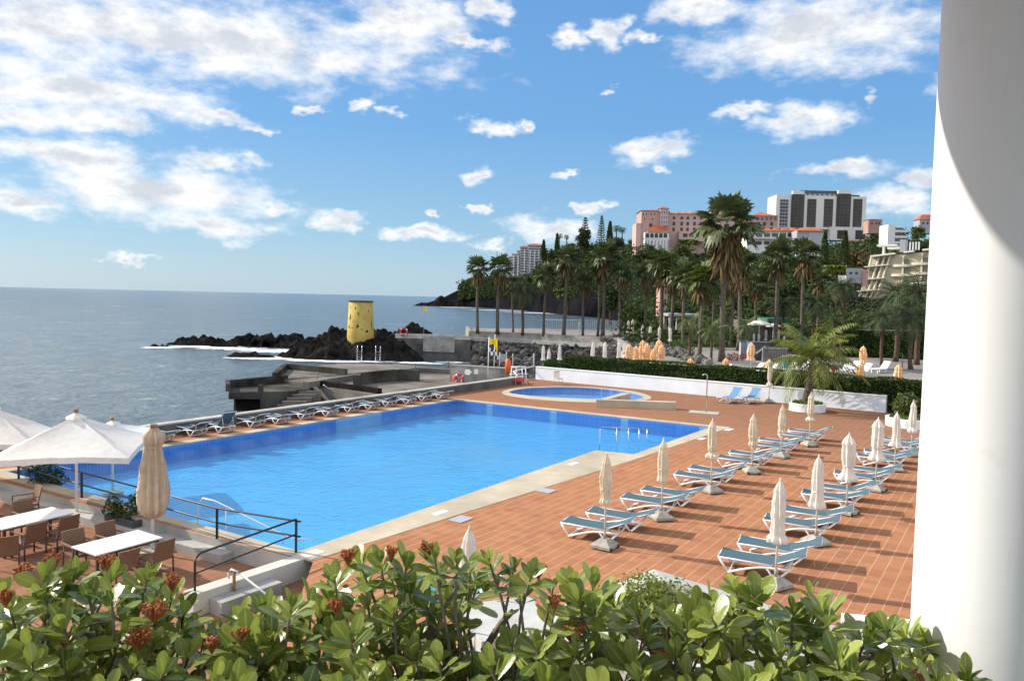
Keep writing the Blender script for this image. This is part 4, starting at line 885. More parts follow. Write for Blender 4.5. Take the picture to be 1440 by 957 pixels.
# headland apartments ----------------------------------------------
B = Bld('headland_apartments', 'pale stepped apartment block with red roofs on the sea headland', 'apartment building', 735, 388, 690)
def XX(z): return 640+z/8.7
def YY(z): return 330+z/8.7
for (a, b_, top, rf, dd) in ((622, 690, 265, 0, 3), (688, 752, 232, 0, 2), (750, 792, 195, 0, 1), (788, 886, 152, 1, 0), (884, 1060, 130, 1, -1)):
    B.bx(XX(a), YY(top), XX(b_), YY(520), -dd, 14+dd, 'block', 'hotel_grey')
    if rf: B.hip(XX(a), YY(top-26), XX(b_), YY(top), -dd, 14, 5, 'roof', 'roof_red')
    else: B.bx(XX(a)-.5, YY(top-6), XX(b_)+.5, YY(top), -dd+.5, 14, 'roof', 'hotel_white')
    y = top+14
    while y < 470:
        B.bx(XX(a+9), YY(y), XX(b_-9), YY(y+13), -dd+.06, dd+.1, 'window_band', 'glass_dark'); B.bx(XX(a+5), YY(y+13.2), XX(b_-5), YY(y+20), -dd+1.0, dd, 'balcony', 'hotel_white'); y += 31
for x in (708, 760, 838, 905, 960, 1010): B.bx(XX(x), YY(190 if x > 780 else 250), XX(x+12), YY(500), 1.6, 2, 'fin', 'hotel_white')
# curved cream hotel --------------------------------------------------
B = Bld('curved_hotel', 'cream hotel with curved flaring end wall and gridded balconies', 'hotel', 1220, 432, 255)
k = B.k; prof_ = [(1221.5, 362), (1219.5, 375), (1216, 393), (1212.5, 409), (1208, 424), (1201, 438), (1196, 446)]
def ccx(px, py): return ((px-1220)*k, (432+.0226*(px-1220)-py)*k)
# four ribs: each follows the flaring profile, spreading towards the foot
ribs = []
for j, (dxt, dxb) in enumerate(((0, 0), (8.2, 7), (14.2, 12), (19.8, 17))):
    rib = [ccx(p[0]+dxt+(dxb-dxt)*(i/6), p[1]-.25*dxt*.35) for i, p in enumerate(prof_)]; ribs.append(rib)
body = [ribs[0][i] for i in range(7)]
front = [(x, z) for x, z in body]; xr = (1330-1220)*k; zt = ccx(1310, 351)[1]
q = MB(); q.prism([(p[0], p[1]) for p in front]+[(xr, front[-1][1]), (xr, zt)], 0, 14)
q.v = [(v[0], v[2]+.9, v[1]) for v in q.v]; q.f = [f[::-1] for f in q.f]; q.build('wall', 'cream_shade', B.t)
for rib in ribs:
    q = MB(); q.tube([(x, .15, z) for x, z in rib], .28, 6); q.build('rib', 'cream_wall', B.t)
for i in range(1, 7):
    a, b_ = ribs[0][i], ribs[3][i]; q = MB(); q.box(((a[0]+b_[0])/2-.3, .1, (a[1]+b_[1])/2), (b_[0]-a[0]+1.6, 1.6, .34), 0, ('Y', -math.atan2(b_[1]-a[1], b_[0]-a[0]))); q.build('balcony', 'cream_wall', B.t)
for (x, n) in ((1255.5, 6), (1274.6, 6), (1295, 6), (1315, 6)):
    B.bx(x-1, 361-(x-1255)*.10, x+1, 440, .3, .8, 'fin', 'cream_wall')
    for j in range(n):
        y = 374-(x-1255)*.10+j*13
        # quarter-round balcony beside the fin
        pts = [((x-1220)*k+2.9*math.cos(a), .9-1.5*math.sin(a)) for a in [math.pi*i/10 for i in range(11)]]; zz = ccx(x, y)[1]
        MB().prism(pts, zz-.55, zz+.25).build('balcony', 'cream_wall', B.t); B.bx(x+1.6, y-7.6, x+5, y-1.2, -.8, .1, 'window', 'cream_dark')
for i in range(6):
    for j in range(3):
        a, b_ = ribs[j][i], ribs[j+1][i]; c = ribs[j][i+1]; q = MB(); q.box(((a[0]+b_[0]+c[0]+ribs[j+1][i+1][0])/4, .86, (a[1]+c[1])/2), ((b_[0]-a[0])*.62, .1, (a[1]-c[1])*.52)); q.build('window', 'cream_wall' if (i+j) % 3 == 0 else 'cream_dark', B.t)
q = MB()
for (x0, x1) in ((1221, 1247), (1256, 1266), (1275, 1289), (1294, 1320)):
    a, b_ = ccx(x0, 361-(x0-1221)*.12), ccx(x1, 361-(x1-1221)*.12); q.box(((a[0]+b_[0])/2, .2, (a[1]+b_[1])/2), (b_[0]-a[0], 3, .5), 0, ('Y', -math.atan2(b_[1]-a[1], b_[0]-a[0])))
q.build('roof_edge', 'hotel_white', B.t)
B.bx(1227, 344.8, 1248, 347.5, 0, 3, 'pergola', 'hotel_white'); B.bx(1238, 348.8, 1252, 351.6, 0, 3, 'pergola', 'hotel_white'); B.bx(1233, 347, 1235, 359, 0, 2, 'pergola_post', 'hotel_white'); B.bx(1251, 339, 1257, 356, 0, 4, 'chimney', 'hotel_grey')
for x in (1261, 1264, 1267, 1270): B.bx(x, 343, x+1.2, 354, 0, 1, 'roof_post', 'hotel_white')
B.t.rotation_euler = (0, 0, R(-36)); B.t.scale = (1.2, 1, 1)
# modern white house, red-roofed houses
B = Bld('modern_house', 'small modern white house with dark window bands on the right hill', 'house', 1255, 342, 380)
B.bx(1248, 316, 1258, 345, 0, 9, 'wall', 'hotel_white'); B.bx(1257.8, 319, 1271, 345, -2, 9, 'wall', 'hotel_white')
for y in (320, 328, 336): B.bx(1259, y, 1271.5, y+3.4, -1.5, 2, 'window', 'glass_blue'); B.bx(1258, y+3.5, 1275, y+6.5, 0, 4, 'balcony', 'hotel_white')
for (n, x0, x1, yt, yb, Y, lab) in ((0, 1221, 1240, 309, 322, 560, 'pink house with flat red roof right of the white tower hotel'), (1, 1293, 1322, 309, 322, 520, 'red-roofed house on the hill beside the white column')):
    B = Bld('house', lab, 'house', (x0+x1)/2, yb, Y); B.bx(x0, yt, x1, yb+6, 0, 8, 'wall', 'dull_pink' if n == 0 else 'hotel_grey'); B.hip(x0, yt-(2 if n == 0 else 8), x1, yt, 0, 8, 4, 'roof', 'roof_red'); B.windows((x0+5, x0+11, x1-4), (yt+5,), 2.4, 3.4, 0)
B = Bld('bank_wall', 'reddish earth-coloured wall under the white hotel podium', 'wall', 1200, 345, 540); B.bx(1186, 338.5, 1228, 342, 0, 2, 'wall', 'red_wall')
B = Bld('low_building', 'low pale grey and pink building left of the curved hotel', 'building', 1205, 395, 240); B.bx(1190, 377, 1212, 398, 0, 6, 'wall', 'hotel_grey'); B.bx(1211.8, 379, 1219, 402, .5, 6, 'wall', 'pink_wall'); B.windows((1196, 1204), (384,), 4, 3, 0)
B = Bld('red_terrace_wall', 'dull red terrace wall behind date palms on the right', 'wall', 1255, 486, 105); B.bx(1219, 466, 1300, 492, 0, 2, 'wall', 'red_wall'); B.bx(1216, 464.5, 1303, 466, .2, 2.2, 'cap', 'concrete')
B = Bld('pink_house', 'narrow pink house between palms behind the sun terrace', 'house', 932, 440, 170); B.bx(927, 402, 938, 445, 0, 4, 'wall', 'pink_wall'); B.hip(926, 398, 939, 402, 0, 4, 2, 'roof', 'roof_red'); B.windows((930, 935), (410, 424), 2.4, 6, 0)
B = Bld('beach_pavilion', 'low white beach pavilion with open front among the palm trunks', 'pavilion', 960, 462, 140)
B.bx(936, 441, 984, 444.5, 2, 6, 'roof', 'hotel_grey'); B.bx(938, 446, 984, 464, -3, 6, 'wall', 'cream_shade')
for x in (938, 948, 958, 968, 979): B.bx(x, 444, x+1.2, 463, 1.6, -1.3, 'post', 'hotel_white')
B.windows((945, 955, 965, 975), (455,), 6, 9, -3)
B = Bld('pool_bar', 'dark green-roofed pool bar behind the big white parasol', 'pavilion', 1075, 478, 118)
B.bx(1044, 451, 1100, 480, -2, 6, 'wall', 'dark_concrete'); B.bx(1072, 447, 1104, 452, 2, 5, 'awning', 'green_cloth'); B.windows((1050, 1084, 1093), (465,), 6, 12, -2, 'glass_blue')
# ------------------------------------------------------------------ yellow tower
tc_ = P(507, 470, 125); tw = thing('watchtower', 'round yellow watchtower with dark bare-stone patches on the black rocks', 'tower', (tc_.x, 125, -.6))
r0_, r1_, th = 2.14, 1.88, 5.6
MB().lathe([(r0_+.06, -1.3), (r0_, 0), (r1_, th), (r1_-.3, th), (r1_-.3, th-.7), (.01, th-.7)], 40).build('wall', 'yellow_paint', tw)
MB().lathe([(r1_-.34, th+.002), (r1_+.08, th+.002), (r1_+.08, th+.18), (r1_-.34, th+.18)], 40, closed=True).build('rim', 'dark_stone', tw)
rr_ = random.Random(4)
for (px, py, sx_, sz_) in ((495, 432, .18, .28), (503, 433.5, .3, .3), (507, 441, .3, .5), (520, 437, .22, .3), (495, 446.5, .28, 1.0), (493.5, 460, .3, .5), (506.5, 459, .45, .5), (519, 466, .6, .5), (523.5, 457.5, .25, 1.4), (512, 463, .5, .12), (499, 461, .8, .1), (516, 449, .2, .2), (500, 452, .18, .2)):
    z = P(px, py, 123).z+.6; x = (px-507)*125/F; f = r0_+(r1_-r0_)*z/th; a0 = math.asin(max(-.98, min(.98, x/f))); vs = []
    nv = rr_.choice((4, 5, 5)); o_ = rr_.random()*6
    for j in range(nv):
        b_ = 6.283*j/nv+o_*.1; s_r = (1.35 if j % 2 else .5)*rr_.uniform(.6, 1.1); ang = a0+sx_*s_r*math.cos(b_)/f; zz = z+sz_*s_r*math.sin(b_)*.6; fz = r0_+(r1_-r0_)*zz/th+.02
        vs.append((fz*math.sin(ang), -fz*math.cos(ang), zz))
    MB().add(vs, [tuple(range(nv))]).build('stone_patch', 'dark_stone', tw)
# sea platform in front of the rocks
pt = thing('sea_platform', 'concrete bathing platform beyond the channel, right of the yellow tower', 'platform')
pa, pb = atY(545, 124.5, -.6), atY(662, 123.5, -.6); MB().prism([pa, pb, pb+Vector((0, 14, 0)), pa+Vector((0, 14, 0))], -6, -.6).build('deck', 'dark_concrete', pt)
pa, pb = atY(556, 124.3, 0), atY(640, 123.8, 0); MB().prism([pa, pb, pb+Vector((0, .5, 0)), pa+Vector((0, .5, 0))], -.598, .12).build('parapet', 'pale_concrete', pt)
pa, pb = atY(596, 124.2, 0), atY(640, 123.9, 0); MB().prism([pa-Vector((0, .4, 0)), pb-Vector((0, .4, 0)), pb, pa], -2.6, -.2).build('buttress', 'concrete', pt)
for px in (612, 636):
    MB().tube([atY(px, 124.5, -.6), atY(px, 124.5, 1.4)], .05, 6).build('post', 'concrete', pt)
for k_, px in enumerate((506, 532)):
    lt = thing('swim_ladder', ['arched steel swimming ladder by the tower rocks, left one', 'arched steel swimming ladder by the tower rocks, right one'][k_], 'ladder', atY(px, 118.6, SEA))
    for dx in (-.35, .35):
        MB().tube([(dx, 0, -.3), (dx, 0, 1.9), (dx, .3, 2.4), (dx, 1.2, 2.3), (dx, 1.8, 1.2)], .06, 6).build('rail', 'steel', lt)
    q = MB()
    for z in (.3, .7, 1.1, 1.5): q.box((0, 0, z), (.7, .08, .05))
    q.build('rungs', 'steel', lt)
# ------------------------------------------------------------------ jetty
jt = thing('concrete_jetty', 'weathered dark concrete jetty with stairs and platforms below the parapet', 'jetty'); JZ = -.9
def gp(l, z): return [G(x, y, z) for x, y in l]
def wallstrip(pts, w, z0, z1, name, m='jetty_wall'):
    q = MB()
    for a, b_ in zip(pts, pts[1:]):
        d = (b_-a).normalized(); s_ = Vector((-d.y, d.x, 0))*w; q.prism([a, b_, b_+s_, a+s_], z0, z1)
    return q.build(name, m, jt)
lowp = gp([(321.5, 551), (366, 551), (432, 549), (444, 540), (405, 537), (323, 545)], JZ)
# low outer block, hollow front with pillars
MB().prism(lowp, JZ-.5, JZ).build('platform', 'jetty_wall', jt)
c0 = lowp[0]; c1 = lowp[1]; c2 = lowp[2]; fd = (c1-c0).normalized(); fnn = Vector((fd.y, -fd.x, 0))
inn = [c0-fnn*1.2+fd*.3, c1-fnn*1.2, c2-fnn*.9, lowp[3]-fnn*.5, lowp[4]+fnn*.1, lowp[5]+fnn*.1+fd*.3]; MB().prism(inn, -6, JZ-.5).build('rear_wall', 'rock', jt)
MB().prism([c1, c2, c2-fnn*.5, c1-fnn*.5], -6, JZ-.5).build('side_wall', 'jetty_wall', jt)
ln_ = (c1-c0).length
for f_ in (0, .3, .55, .78, .97): a = c0+fd*(ln_*f_); MB().box(a-fnn*.3+Vector((0, 0, -3.2)), (.62, .5, 3.6), math.atan2(fd.y, fd.x)).build('pillar', 'jetty_wall', jt)
wallstrip([lowp[0]+Vector((0, .3, 0)), lowp[5], lowp[4]], .3, JZ, JZ+.55, 'parapet'); 
MB().box(c1-fnn*.2+Vector((0, 0, .25)), (.3, .3, .5)).build('post', 'jetty_wall', jt)
upp = gp([(392, 533), (404, 517), (480, 511), (560, 512), (628, 519), (660, 524), (660, 560), (560, 566), (531, 556), (446, 541)], JZ+.2)
upp[4:4] = []
MB().prism(upp, -6, JZ+.2).build('upper_platform', 'jetty_top', jt)
MB().prism(gp([(404, 520), (470, 513), (560, 512.5), (628, 519), (560, 521.5), (482, 527), (400, 534)], JZ+.2), JZ+.204, JZ+.26).build('slab', 'jetty_top', jt)
wallstrip(gp([(390, 534), (404, 520), (484, 528)][:], JZ+.2), .4, JZ+.2, JZ+.75, 'parapet')
wallstrip(gp([(434, 545), (500, 534), (588, 523.5), (632, 526)], JZ+.2), .5, JZ+.2, JZ+.62, 'parapet', 'jetty_top')
wallstrip(gp([(506, 545), (508, 541), (560, 535), (588, 536)], JZ+.2), .5, JZ+.2, JZ+1.1, 'bathing_wall')
wallstrip(gp([(441, 541), (531, 553.5)], JZ+.2), .4, JZ+.202, JZ+.55, 'stone_wall', 'rock')
sa, sb = G(446, 551, JZ), G(418, 563, -2.2); q = MB()
for i in range(7):
    t = i/6; z = JZ-i*.2; a = G(444-t*2, 549+t*2.0, JZ); d1 = Vector((-.55, -.75, 0)); q.box(a+d1*(.42*i)+Vector((-.5, 0, z-.6-a.z)), (1.7, .5, 1.2), .2)
q.build('stairs', 'jetty_top', jt)
MB().tube([G(455, 541, .0), G(470, 553, -.7)], .04, 6).build('handrail', 'steel', jt)
for px, py in ((446, 541), (630, 524), (584, 527)): a = G(px, py, JZ+.2); MB().tube([a, a+Vector((0, 0, 1.0))], .05, 6).build('bollard', 'jetty_top', jt)
# ================================================================== LOUNGERS
LD = Vector((.915, -.404, 0)); LA = math.atan2(LD.y, LD.x); LN_ = Vector((.404, .915, 0))
def make_lounger(tilt=20, sl='sling', extra=None):
    t = thing('sun_lounger', None, 'sun lounger'); HW = .33
    for sg in (-1, 1):
        y = sg*HW
        q = MB(); q.tube([(.22, y, .035), (.34, y, .07), (.52, y, .135), (.72, y, .20), (.92, y, .245), (1.1, y, .262), (1.3, y, .268), (1.52, y, .27)], [.045, .044, .04, .038, .036, .034, .032, .03], 8, sq=.7); q.build('side_rail', 'white_plastic', t)
        MB().tube([(.0, y, .36), (.10, y, .20), (.22, y, .02)], [.026, .026, .03], 8).build('leg', 'white_plastic', t)
        MB().tube([(1.03, y, .26), (1.13, y, .13), (1.22, y, .015)], [.026, .025, .022], 8).build('leg', 'white_plastic', t)
        MB().tube([(1.52, y, .275), (1.40, y, .14), (1.27, y, .015)], [.026, .025, .022], 8).build('leg', 'white_plastic', t)
        MB().tube([(-.02, y, .352), (.5, y, .332), (1.16, y, .32)], .019, 8).build('seat_rail', 'white_plastic', t)
    for (x, z) in ((0., .355), (.25, .04), (1.245, .025), (1.52, .272)): MB().tube([(x, -HW, z), (x, HW, z)], .018, 6).build('stretcher', 'white_plastic', t)
    q = MB(); n = 10; vs = []
    for i in range(n+1):
        f = i/n; x = .0+1.17*f; z = .372-.035*f-.022*math.sin(math.pi*f)
        vs += [(x, -.342, z+.006), (x, 0, z-.008), (x, .342, z+.006)]
    q.add(vs, [(3*i+j, 3*i+3+j, 3*i+4+j, 3*i+1+j) for i in range(n) for j in (0, 1)], True); m_ = len(vs)
    q.add([(v[0], v[1], v[2]-.012) for v in vs], [(3*i+j, 3*i+1+j, 3*i+4+j, 3*i+3+j) for i in range(n) for j in (0, 1)], True); q.build('seat', sl, t)
    c, s = math.cos(R(tilt)), math.sin(R(tilt)); bl_ = .74
    bt = MB(); vs = []
    for i in range(7):
        f = i/6; u = .01+bl_*f; w = -.02*math.sin(math.pi*f); x, z = 1.16+u*c-w*s, .345+u*s+w*c; vs += [(x, -.342, z), (x, .342, z)]
    bt.add(vs, [(2*i, 2*i+2, 2*i+3, 2*i+1) for i in range(6)], True); bt.add([(v[0]+.012*s, v[1], v[2]-.012*c) for v in vs], [(2*i, 2*i+1, 2*i+3, 2*i+2) for i in range(6)], True)
    b_ = bt.build('backrest', sl, t); q = MB()
    e = (1.16+bl_*c, .34+bl_*s)
    for sg in (-1, 1): q.tube([(1.16, sg*.315, .325), (e[0]+.01, sg*.315, e[1]-.02)], .016, 6)
    q.tube([(e[0]+.01, -.325, e[1]-.012), (e[0]+.01, .325, e[1]-.012)], .018, 6); q.build('back_frame', 'white_plastic', b_)
    for sg in (-1, 1): MB().tube([(1.16+.45*c, sg*.25, .34+.45*s-.01), (1.50, sg*.25, .275)], .013, 6).build('prop', 'white_plastic', t)
    return t
LG = {k: Spread(lambda k=k: make_lounger(*k)) for k in ((20, 'sling'), (24, 'sling'), (14, 'sling'), (20, 'sling_dark'), (52, 'sling_dark'))}
def lounger(lab, p, rz, k=(20, 'sling'), group=None): return LG[k].put(lab, (p.x, p.y, .012), rz, None, group)
# closed parasols ------------------------------------------------------
def make_closed(name, z0, z1, prof, nf, tw, seed, cloth, base=True, pole='pole_cream', pr=.024, cat='parasol', strap=.32, amp=.24):
    t = thing(name, None, cat); r = random.Random(seed); H_ = z1-z0; ph = r.random()*6
    def fn(rad, z, a): return rad*(1.04-amp*2.2*(abs(math.sin(nf*.5*a+ph+tw*z))**.7-.6)+.08*math.cos((nf*2+1)*a+z*5)+.04*math.sin(3*a+z*4))
    rings = []; n = len(prof)
    for i in range(41):
        f = i/40
        for (fa, ra), (fb, rb) in zip(prof, prof[1:]):
            if fa <= f <= fb: rad = ra+(rb-ra)*(f-fa)/(fb-fa+1e-9); break
        rings.append((max(.012, rad*(1+.03*r.uniform(-1, 1)*(f < .95))), z0+H_*f))
    cn = MB().lathe(rings, 64, fn=fn).build('canopy', cloth, t)
    zs = z0+H_*strap; MB().lathe([(max(.05, [rr for rr, z in rings if z >= zs][0]*1.1), zs-.02), ([rr for rr, z in rings if z >= zs][0]*1.1, zs+.02)], 20).build('strap', cloth, cn)
    MB().tube([(0, 0, .02), (0, 0, z1-.04)], pr, 8).build('pole', pole, t)
    MB().tube([(0, 0, z1-.06), (0, 0, z1+.05)], [.03, .012], 8).build('finial', pole, t)
    if base:
        q = MB(); w, w2, hh = .27, .10, .24
        q.add([(-w, -w, .03), (w, -w, .03), (w, w, .03), (-w, w, .03), (-w, -w, .10), (w, -w, .10), (w, w, .10), (-w, w, .10), (-w2, -w2, hh), (w2, -w2, hh), (w2, w2, hh), (-w2, w2, hh)],
              [(3, 2, 1, 0), (0, 1, 5, 4), (1, 2, 6, 5), (2, 3, 7, 6), (3, 0, 4, 7), (4, 5, 9, 8), (5, 6, 10, 9), (6, 7, 11, 10), (7, 4, 8, 11), (8, 9, 10, 11)])
        b_ = q.build('base', 'stone_base', t)
        MB().tube([(0, 0, hh-.01), (0, 0, hh+.16)], .035, 8).build('socket', 'stone_base', b_)
        for sg in (-1, 1): MB().tube([(w*.95, sg*.2-.025, .05), (w*.95, sg*.2+.025, .05)], .05, 10).build('wheel', 'black_rubber', b_)
    return t
slim = [(0, .10), (.06, .135), (.16, .10), (.30, .125), (.55, .125), (.72, .10), (.78, .085), (.80, .10), (.88, .07), (1, .015)]
wide = [(0, .21), (.05, .225), (.16, .15), (.26, .115), (.36, .15), (.6, .165), (.76, .15), (.80, .165), (.90, .09), (1, .015)]
tall = [(0, .17), (.05, .185), (.14, .13), (.3, .12), (.5, .125), (.75, .105), (.82, .09), (.83, .10), (.92, .06), (1, .015)]
bulb = [(0, .13), (.05, .17), (.10, .15), (.17, .07), (.24, .10), (.4, .12), (.7, .105), (.78, .09), (.80, .105), (.9, .06), (1, .015)]
# near row by the pool (cream) and the outer row (white)
g1 = 'closed cream parasols in the row by the pool'; g2 = 'closed white parasols in the outer row'
U1 = [G(850, 770), G(930, 730), G(1000, 692), G(1057, 665), G(1098, 643), G(1138, 627)]
U2 = [G(1090, 825), G(1147, 765), G(1190, 722), G(1231, 690), G(1258, 662), G(1281, 641)]
PRV = [slim, slim, bulb, slim, slim, bulb]; PRW = [tall, tall, wide, wide, tall, bulb]
T1 = [(852, 638), (940, 618), (1000, 590), (1059, 583), (1105, 570), (1138, 552)]; T2 = [(1094, 675), (1147, 641), (1197, 610), (1231, 588), (1258, 580), (1281, 563)]
o1 = ['nearest', 'second', 'third', 'fourth', 'fifth', 'farthest']
for i in range(6):
    for (U, T, PR, cl, row, gr) in ((U1, T1, PRV, 'canvas_cream', 'cream', g1), (U2, T2, PRW, 'canvas_white', 'white', g2)):
        top = P(T[i][0], T[i][1], U[i].y).z; lowf = .46 if cl == 'canvas_cream' else .42
        q = make_closed('closed_parasol', top*lowf, top, PR[i], 8, random.uniform(-1.5, 1.5), i*7+len(row), cl)
        q.location = (U[i].x, U[i].y, .004); q.rotation_euler = (0, R(random.uniform(-1, 1)), random.random()*6)
        shape = {id(slim): 'slim', id(bulb): 'slim, tied', id(tall): 'tall', id(wide): 'fuller'}[id(PR[i])]
        tag(q, ('%s closed %s parasol, %s in the row nearest the pool' if U is U1 else '%s closed %s parasol, %s in the outer row by the column') % (shape, row, o1[i]), 'parasol', gr)
        for j in range(2):
            p = U[i]+LD*(-1.30+.27*j+random.uniform(-.03, .03))+LN_*(.72+1.22*j); k = (20, 'sling') if (i+j) % 3 else (24, 'sling')
            if U is U2 and i == 5 and j == 1: k = (20, 'sling_dark')
            lounger('blue-grey lounger, %s of the pair at the %s %s parasol of the %s row' % (('near one', 'far one')[j], o1[i], row, 'pool' if U is U1 else 'outer'), p, LA+R(random.uniform(-2.5, 2.5)), k, 'loungers in the %s row' % ('pool' if U is U1 else 'outer'))
# one more parasol and lounger close to the foreground shrub
u0 = G(660, 743, 2.25); q = make_closed('closed_parasol', 1.0, 2.25, tall, 8, 1, 99, 'canvas_white'); q.location = (u0.x, u0.y, 0); tag(q, 'closed white parasol whose tip rises behind the flowering shrub', 'parasol')
lp = G(682, 826, .55); q = make_lounger(20, 'teal_paint'); q.location = (lp.x-1.55, lp.y+.70, .012); q.rotation_euler = (0, 0, LA); tag(q, 'teal lounger half hidden behind the flowering foreground shrub', 'sun lounger')
# row between pool and sea
EA = math.atan2(E2.y, E2.x); c0 = G(266, 614)
n_l = 0
for i in range(-1, 6):
    for j in range(2):
        p = Vector((c0.x, c0.y, 0))+Vector((1.645, 2.565, 0))*(i+.0)+E1*(1.35*j)-E2*1.24+E1*.33+E2*(.18*j)
        k = (24, 'sling') if j == 0 else ((14, 'sling') if i % 2 else (20, 'sling_dark'))
        if i == 0 and j == 1: k = (52, 'sling_dark')
        if i == -1 and j == 0: continue
        lab = {(-1, 1): 'white lounger half hidden behind the closed beige parasol by the sea parapet', (0, 1): 'dark-slung lounger with its backrest raised steeply by the sea parapet'}.get((i, j)) or '%s lounger of the %s pair from the left along the sea parapet' % (('left', 'right')[j], ORD[i] if i < 5 else 'last')
        # backs lean against the sea side: these face the pool
        lounger(lab, p, EA+R(random.uniform(-3, 3)), k, 'loungers between the pool and the sea')
p = G(28, 652); lounger('white lounger at the far left, behind the open parasol', p, EA+R(5), (24, 'sling'), 'loungers between the pool and the sea')
# two blue loungers with raised backs by the white wall
BLs = Spread(lambda: make_lounger(48, 'blue_sling'))
D('blue_sling', (.09, .21, .36), .75, .1, 40)
for i, (px, py) in enumerate(((1019, 566), (1046, 567))): BLs.put(['left blue lounger with raised back against the white wall', 'right blue lounger with raised back against the white wall'][i], G(px, py)+Vector((-.3, -.3, .012)), R(38), None, 'blue loungers by the white wall')
# slim closed parasols at the white wall and behind the hedge
WPs = [(772, 490, 532, 'slim closed white parasol at the left end of the white wall'), (1018, 510, 555, 'slim closed white parasol beside the blue loungers, left one'), (1082, 506, 566, 'slim closed white parasol between blue loungers and coconut palm')]
for i, (px, pt_, pb_, lab) in enumerate(WPs):
    b_ = G(px-1, pb_); top = P(px, pt_, b_.y).z; q = make_closed('closed_parasol', top*.38, top, bulb, 8, .5, 50+i, 'canvas_white'); q.location = b_; tag(q, lab, 'parasol')
GRD = PZ-.35
CP = Spread(lambda: make_closed('closed_parasol', .95, 2.3, tall, 7, .4, 61, 'canvas_white', base=False))
for i, (px, pt_) in enumerate(((765, 485), (788, 484), (835, 481), (852, 480.5), (872, 480))):
    Y = 63.5; b_ = atY(px, Y, GRD); s = (P(px, pt_, Y).z-GRD)/2.3; CP.put('white closed parasol behind the hedge, %s from the left, before the boulders' % ORD[i], b_, i, s, 'white parasols behind the hedge')
CP2 = Spread(lambda: make_closed('closed_parasol', .7, 2.4, wide, 7, .4, 62, 'canvas_white', base=False, pr=.04))
for i, (px, pt_, Y, lab) in enumerate(((815, 452, 128, 'tiny white closed parasol left of the twin palm trunks'), (884, 450, 125, 'small white closed parasol on the promenade behind the dark round tree'), (890, 448.5, 122, 'small white closed parasol just right of another behind the dark tree'), (904, 456, 112, 'white closed parasol leftmost of four in a row on the promenade'), (915, 458, 108, 'white closed parasol second of four in a row on the promenade'), (928, 458.5, 106, 'white closed parasol third of four in a row on the promenade'), (943, 460, 102, 'white closed parasol last of four in a row on the promenade'),
    (1061, 468, 105, 'small white closed parasol at left near the turquoise pool'), (1068, 468, 106, 'second small white closed parasol near the turquoise pool'), (1078, 463, 112, 'small white closed parasol in front of the pool bar'), (1096, 463, 112, 'small white closed parasol at the right of the pool bar'), (1104, 472, 100, 'small white closed parasol right of the turquoise pool'))):
    CP2.put(lab, atY(px, Y, GRD), i, (P(px, pt_, Y).z-GRD)/2.4, 'distant white parasols')
OR = Spread(lambda: make_closed('orange_parasol', .75, 2.45, [(0, .30), (.05, .32), (.14, .25), (.22, .22), (.35, .27), (.6, .26), (.76, .22), (.8, .24), (.9, .14), (1, .02)], 8, .3, 63, 'orange_checks', base=False, pole='pole_white', pr=.03))
OL = [(886, 483, 66, 'orange checked parasol leftmost in the clustered group behind the hedge'), (896, 486, 68, 'orange checked parasol second from left in the clustered group'), (905, 478, 70, 'taller orange checked parasol in the middle of the clustered group'), (911, 482, 68, 'orange checked parasol tucked beside the taller middle one'),
      (921, 489, 67, 'short orange checked parasol in the right part of the cluster'), (928, 477, 71, 'tallest orange checked parasol at the right of the cluster'), (932, 484, 68, 'orange checked parasol rightmost in the clustered group'), (973, 503, 54, 'orange parasol top peeking over the hedge left of the tallest palm'), (1023, 503, 54, 'orange parasol top peeking over the hedge above left blue lounger'),
      (1058, 481, 71, 'slender orange parasol standing alone before the pool gate'), (1084, 505, 53, 'orange parasol top behind the slim white parasol by the hedge'), (1153, 510, 52, 'orange parasol top beside the coconut palm trunk'), (1216, 486, 71, 'free-standing orange parasol in front of the tall dark hedge'), (1213, 510, 53, 'orange parasol top directly below the free-standing orange parasol'), (1267, 512, 53, 'orange parasol top nearest the white column')]
for i, (px, pt_, Y, lab) in enumerate(OL): s = (P(px, pt_, Y).z-GRD)/2.45; OR.put(lab, atY(px, Y, GRD), i*1.1, (s*1.05, s*1.05, s), 'orange checked parasols on the neighbouring terrace')
def make_white_lounger():
    t = thing('white_lounger', None, 'sun lounger'); MB().box((.6, 0, .33), (1.25, .62, .07)).build('seat', 'white_plastic', t); MB().box((1.42, 0, .60), (.80, .62, .06), 0, ('Y', R(-50))).build('backrest', 'white_plastic', t)
    for x in (.1, 1.1):
        for y in (-.27, .27): MB().box((x, y, .15), (.06, .06, .30)).build('leg', 'white_plastic', t)
    return t
WL = Spread(make_white_lounger)
for i, (px, Y, rz, lab) in enumerate(((1000, 62, .3, 'white lounger left of the slender orange parasol'), (1046, 64, .2, 'white lounger on the pale terrace under the slender orange parasol'), (1066, 64, .2, 'white lounger right of the slender orange parasol'), (1104, 66, .6, 'white lounger with raised back left of the coconut palm, left one'), (1121, 66, .6, 'white lounger with raised back left of the coconut palm, right one'), (1176, 66, .5, 'white lounger just right of the coconut palm'), (1189, 68, .5, 'white lounger between coconut palm and the free-standing orange parasol'), (1203, 66, .4, 'white lounger beside the free-standing orange parasol'), (1232, 69, .5, 'white lounger right of the free-standing orange parasol'))):
    WL.put(lab, atY(px, Y, GRD), rz, 1.1, 'white loungers on the neighbouring terrace')
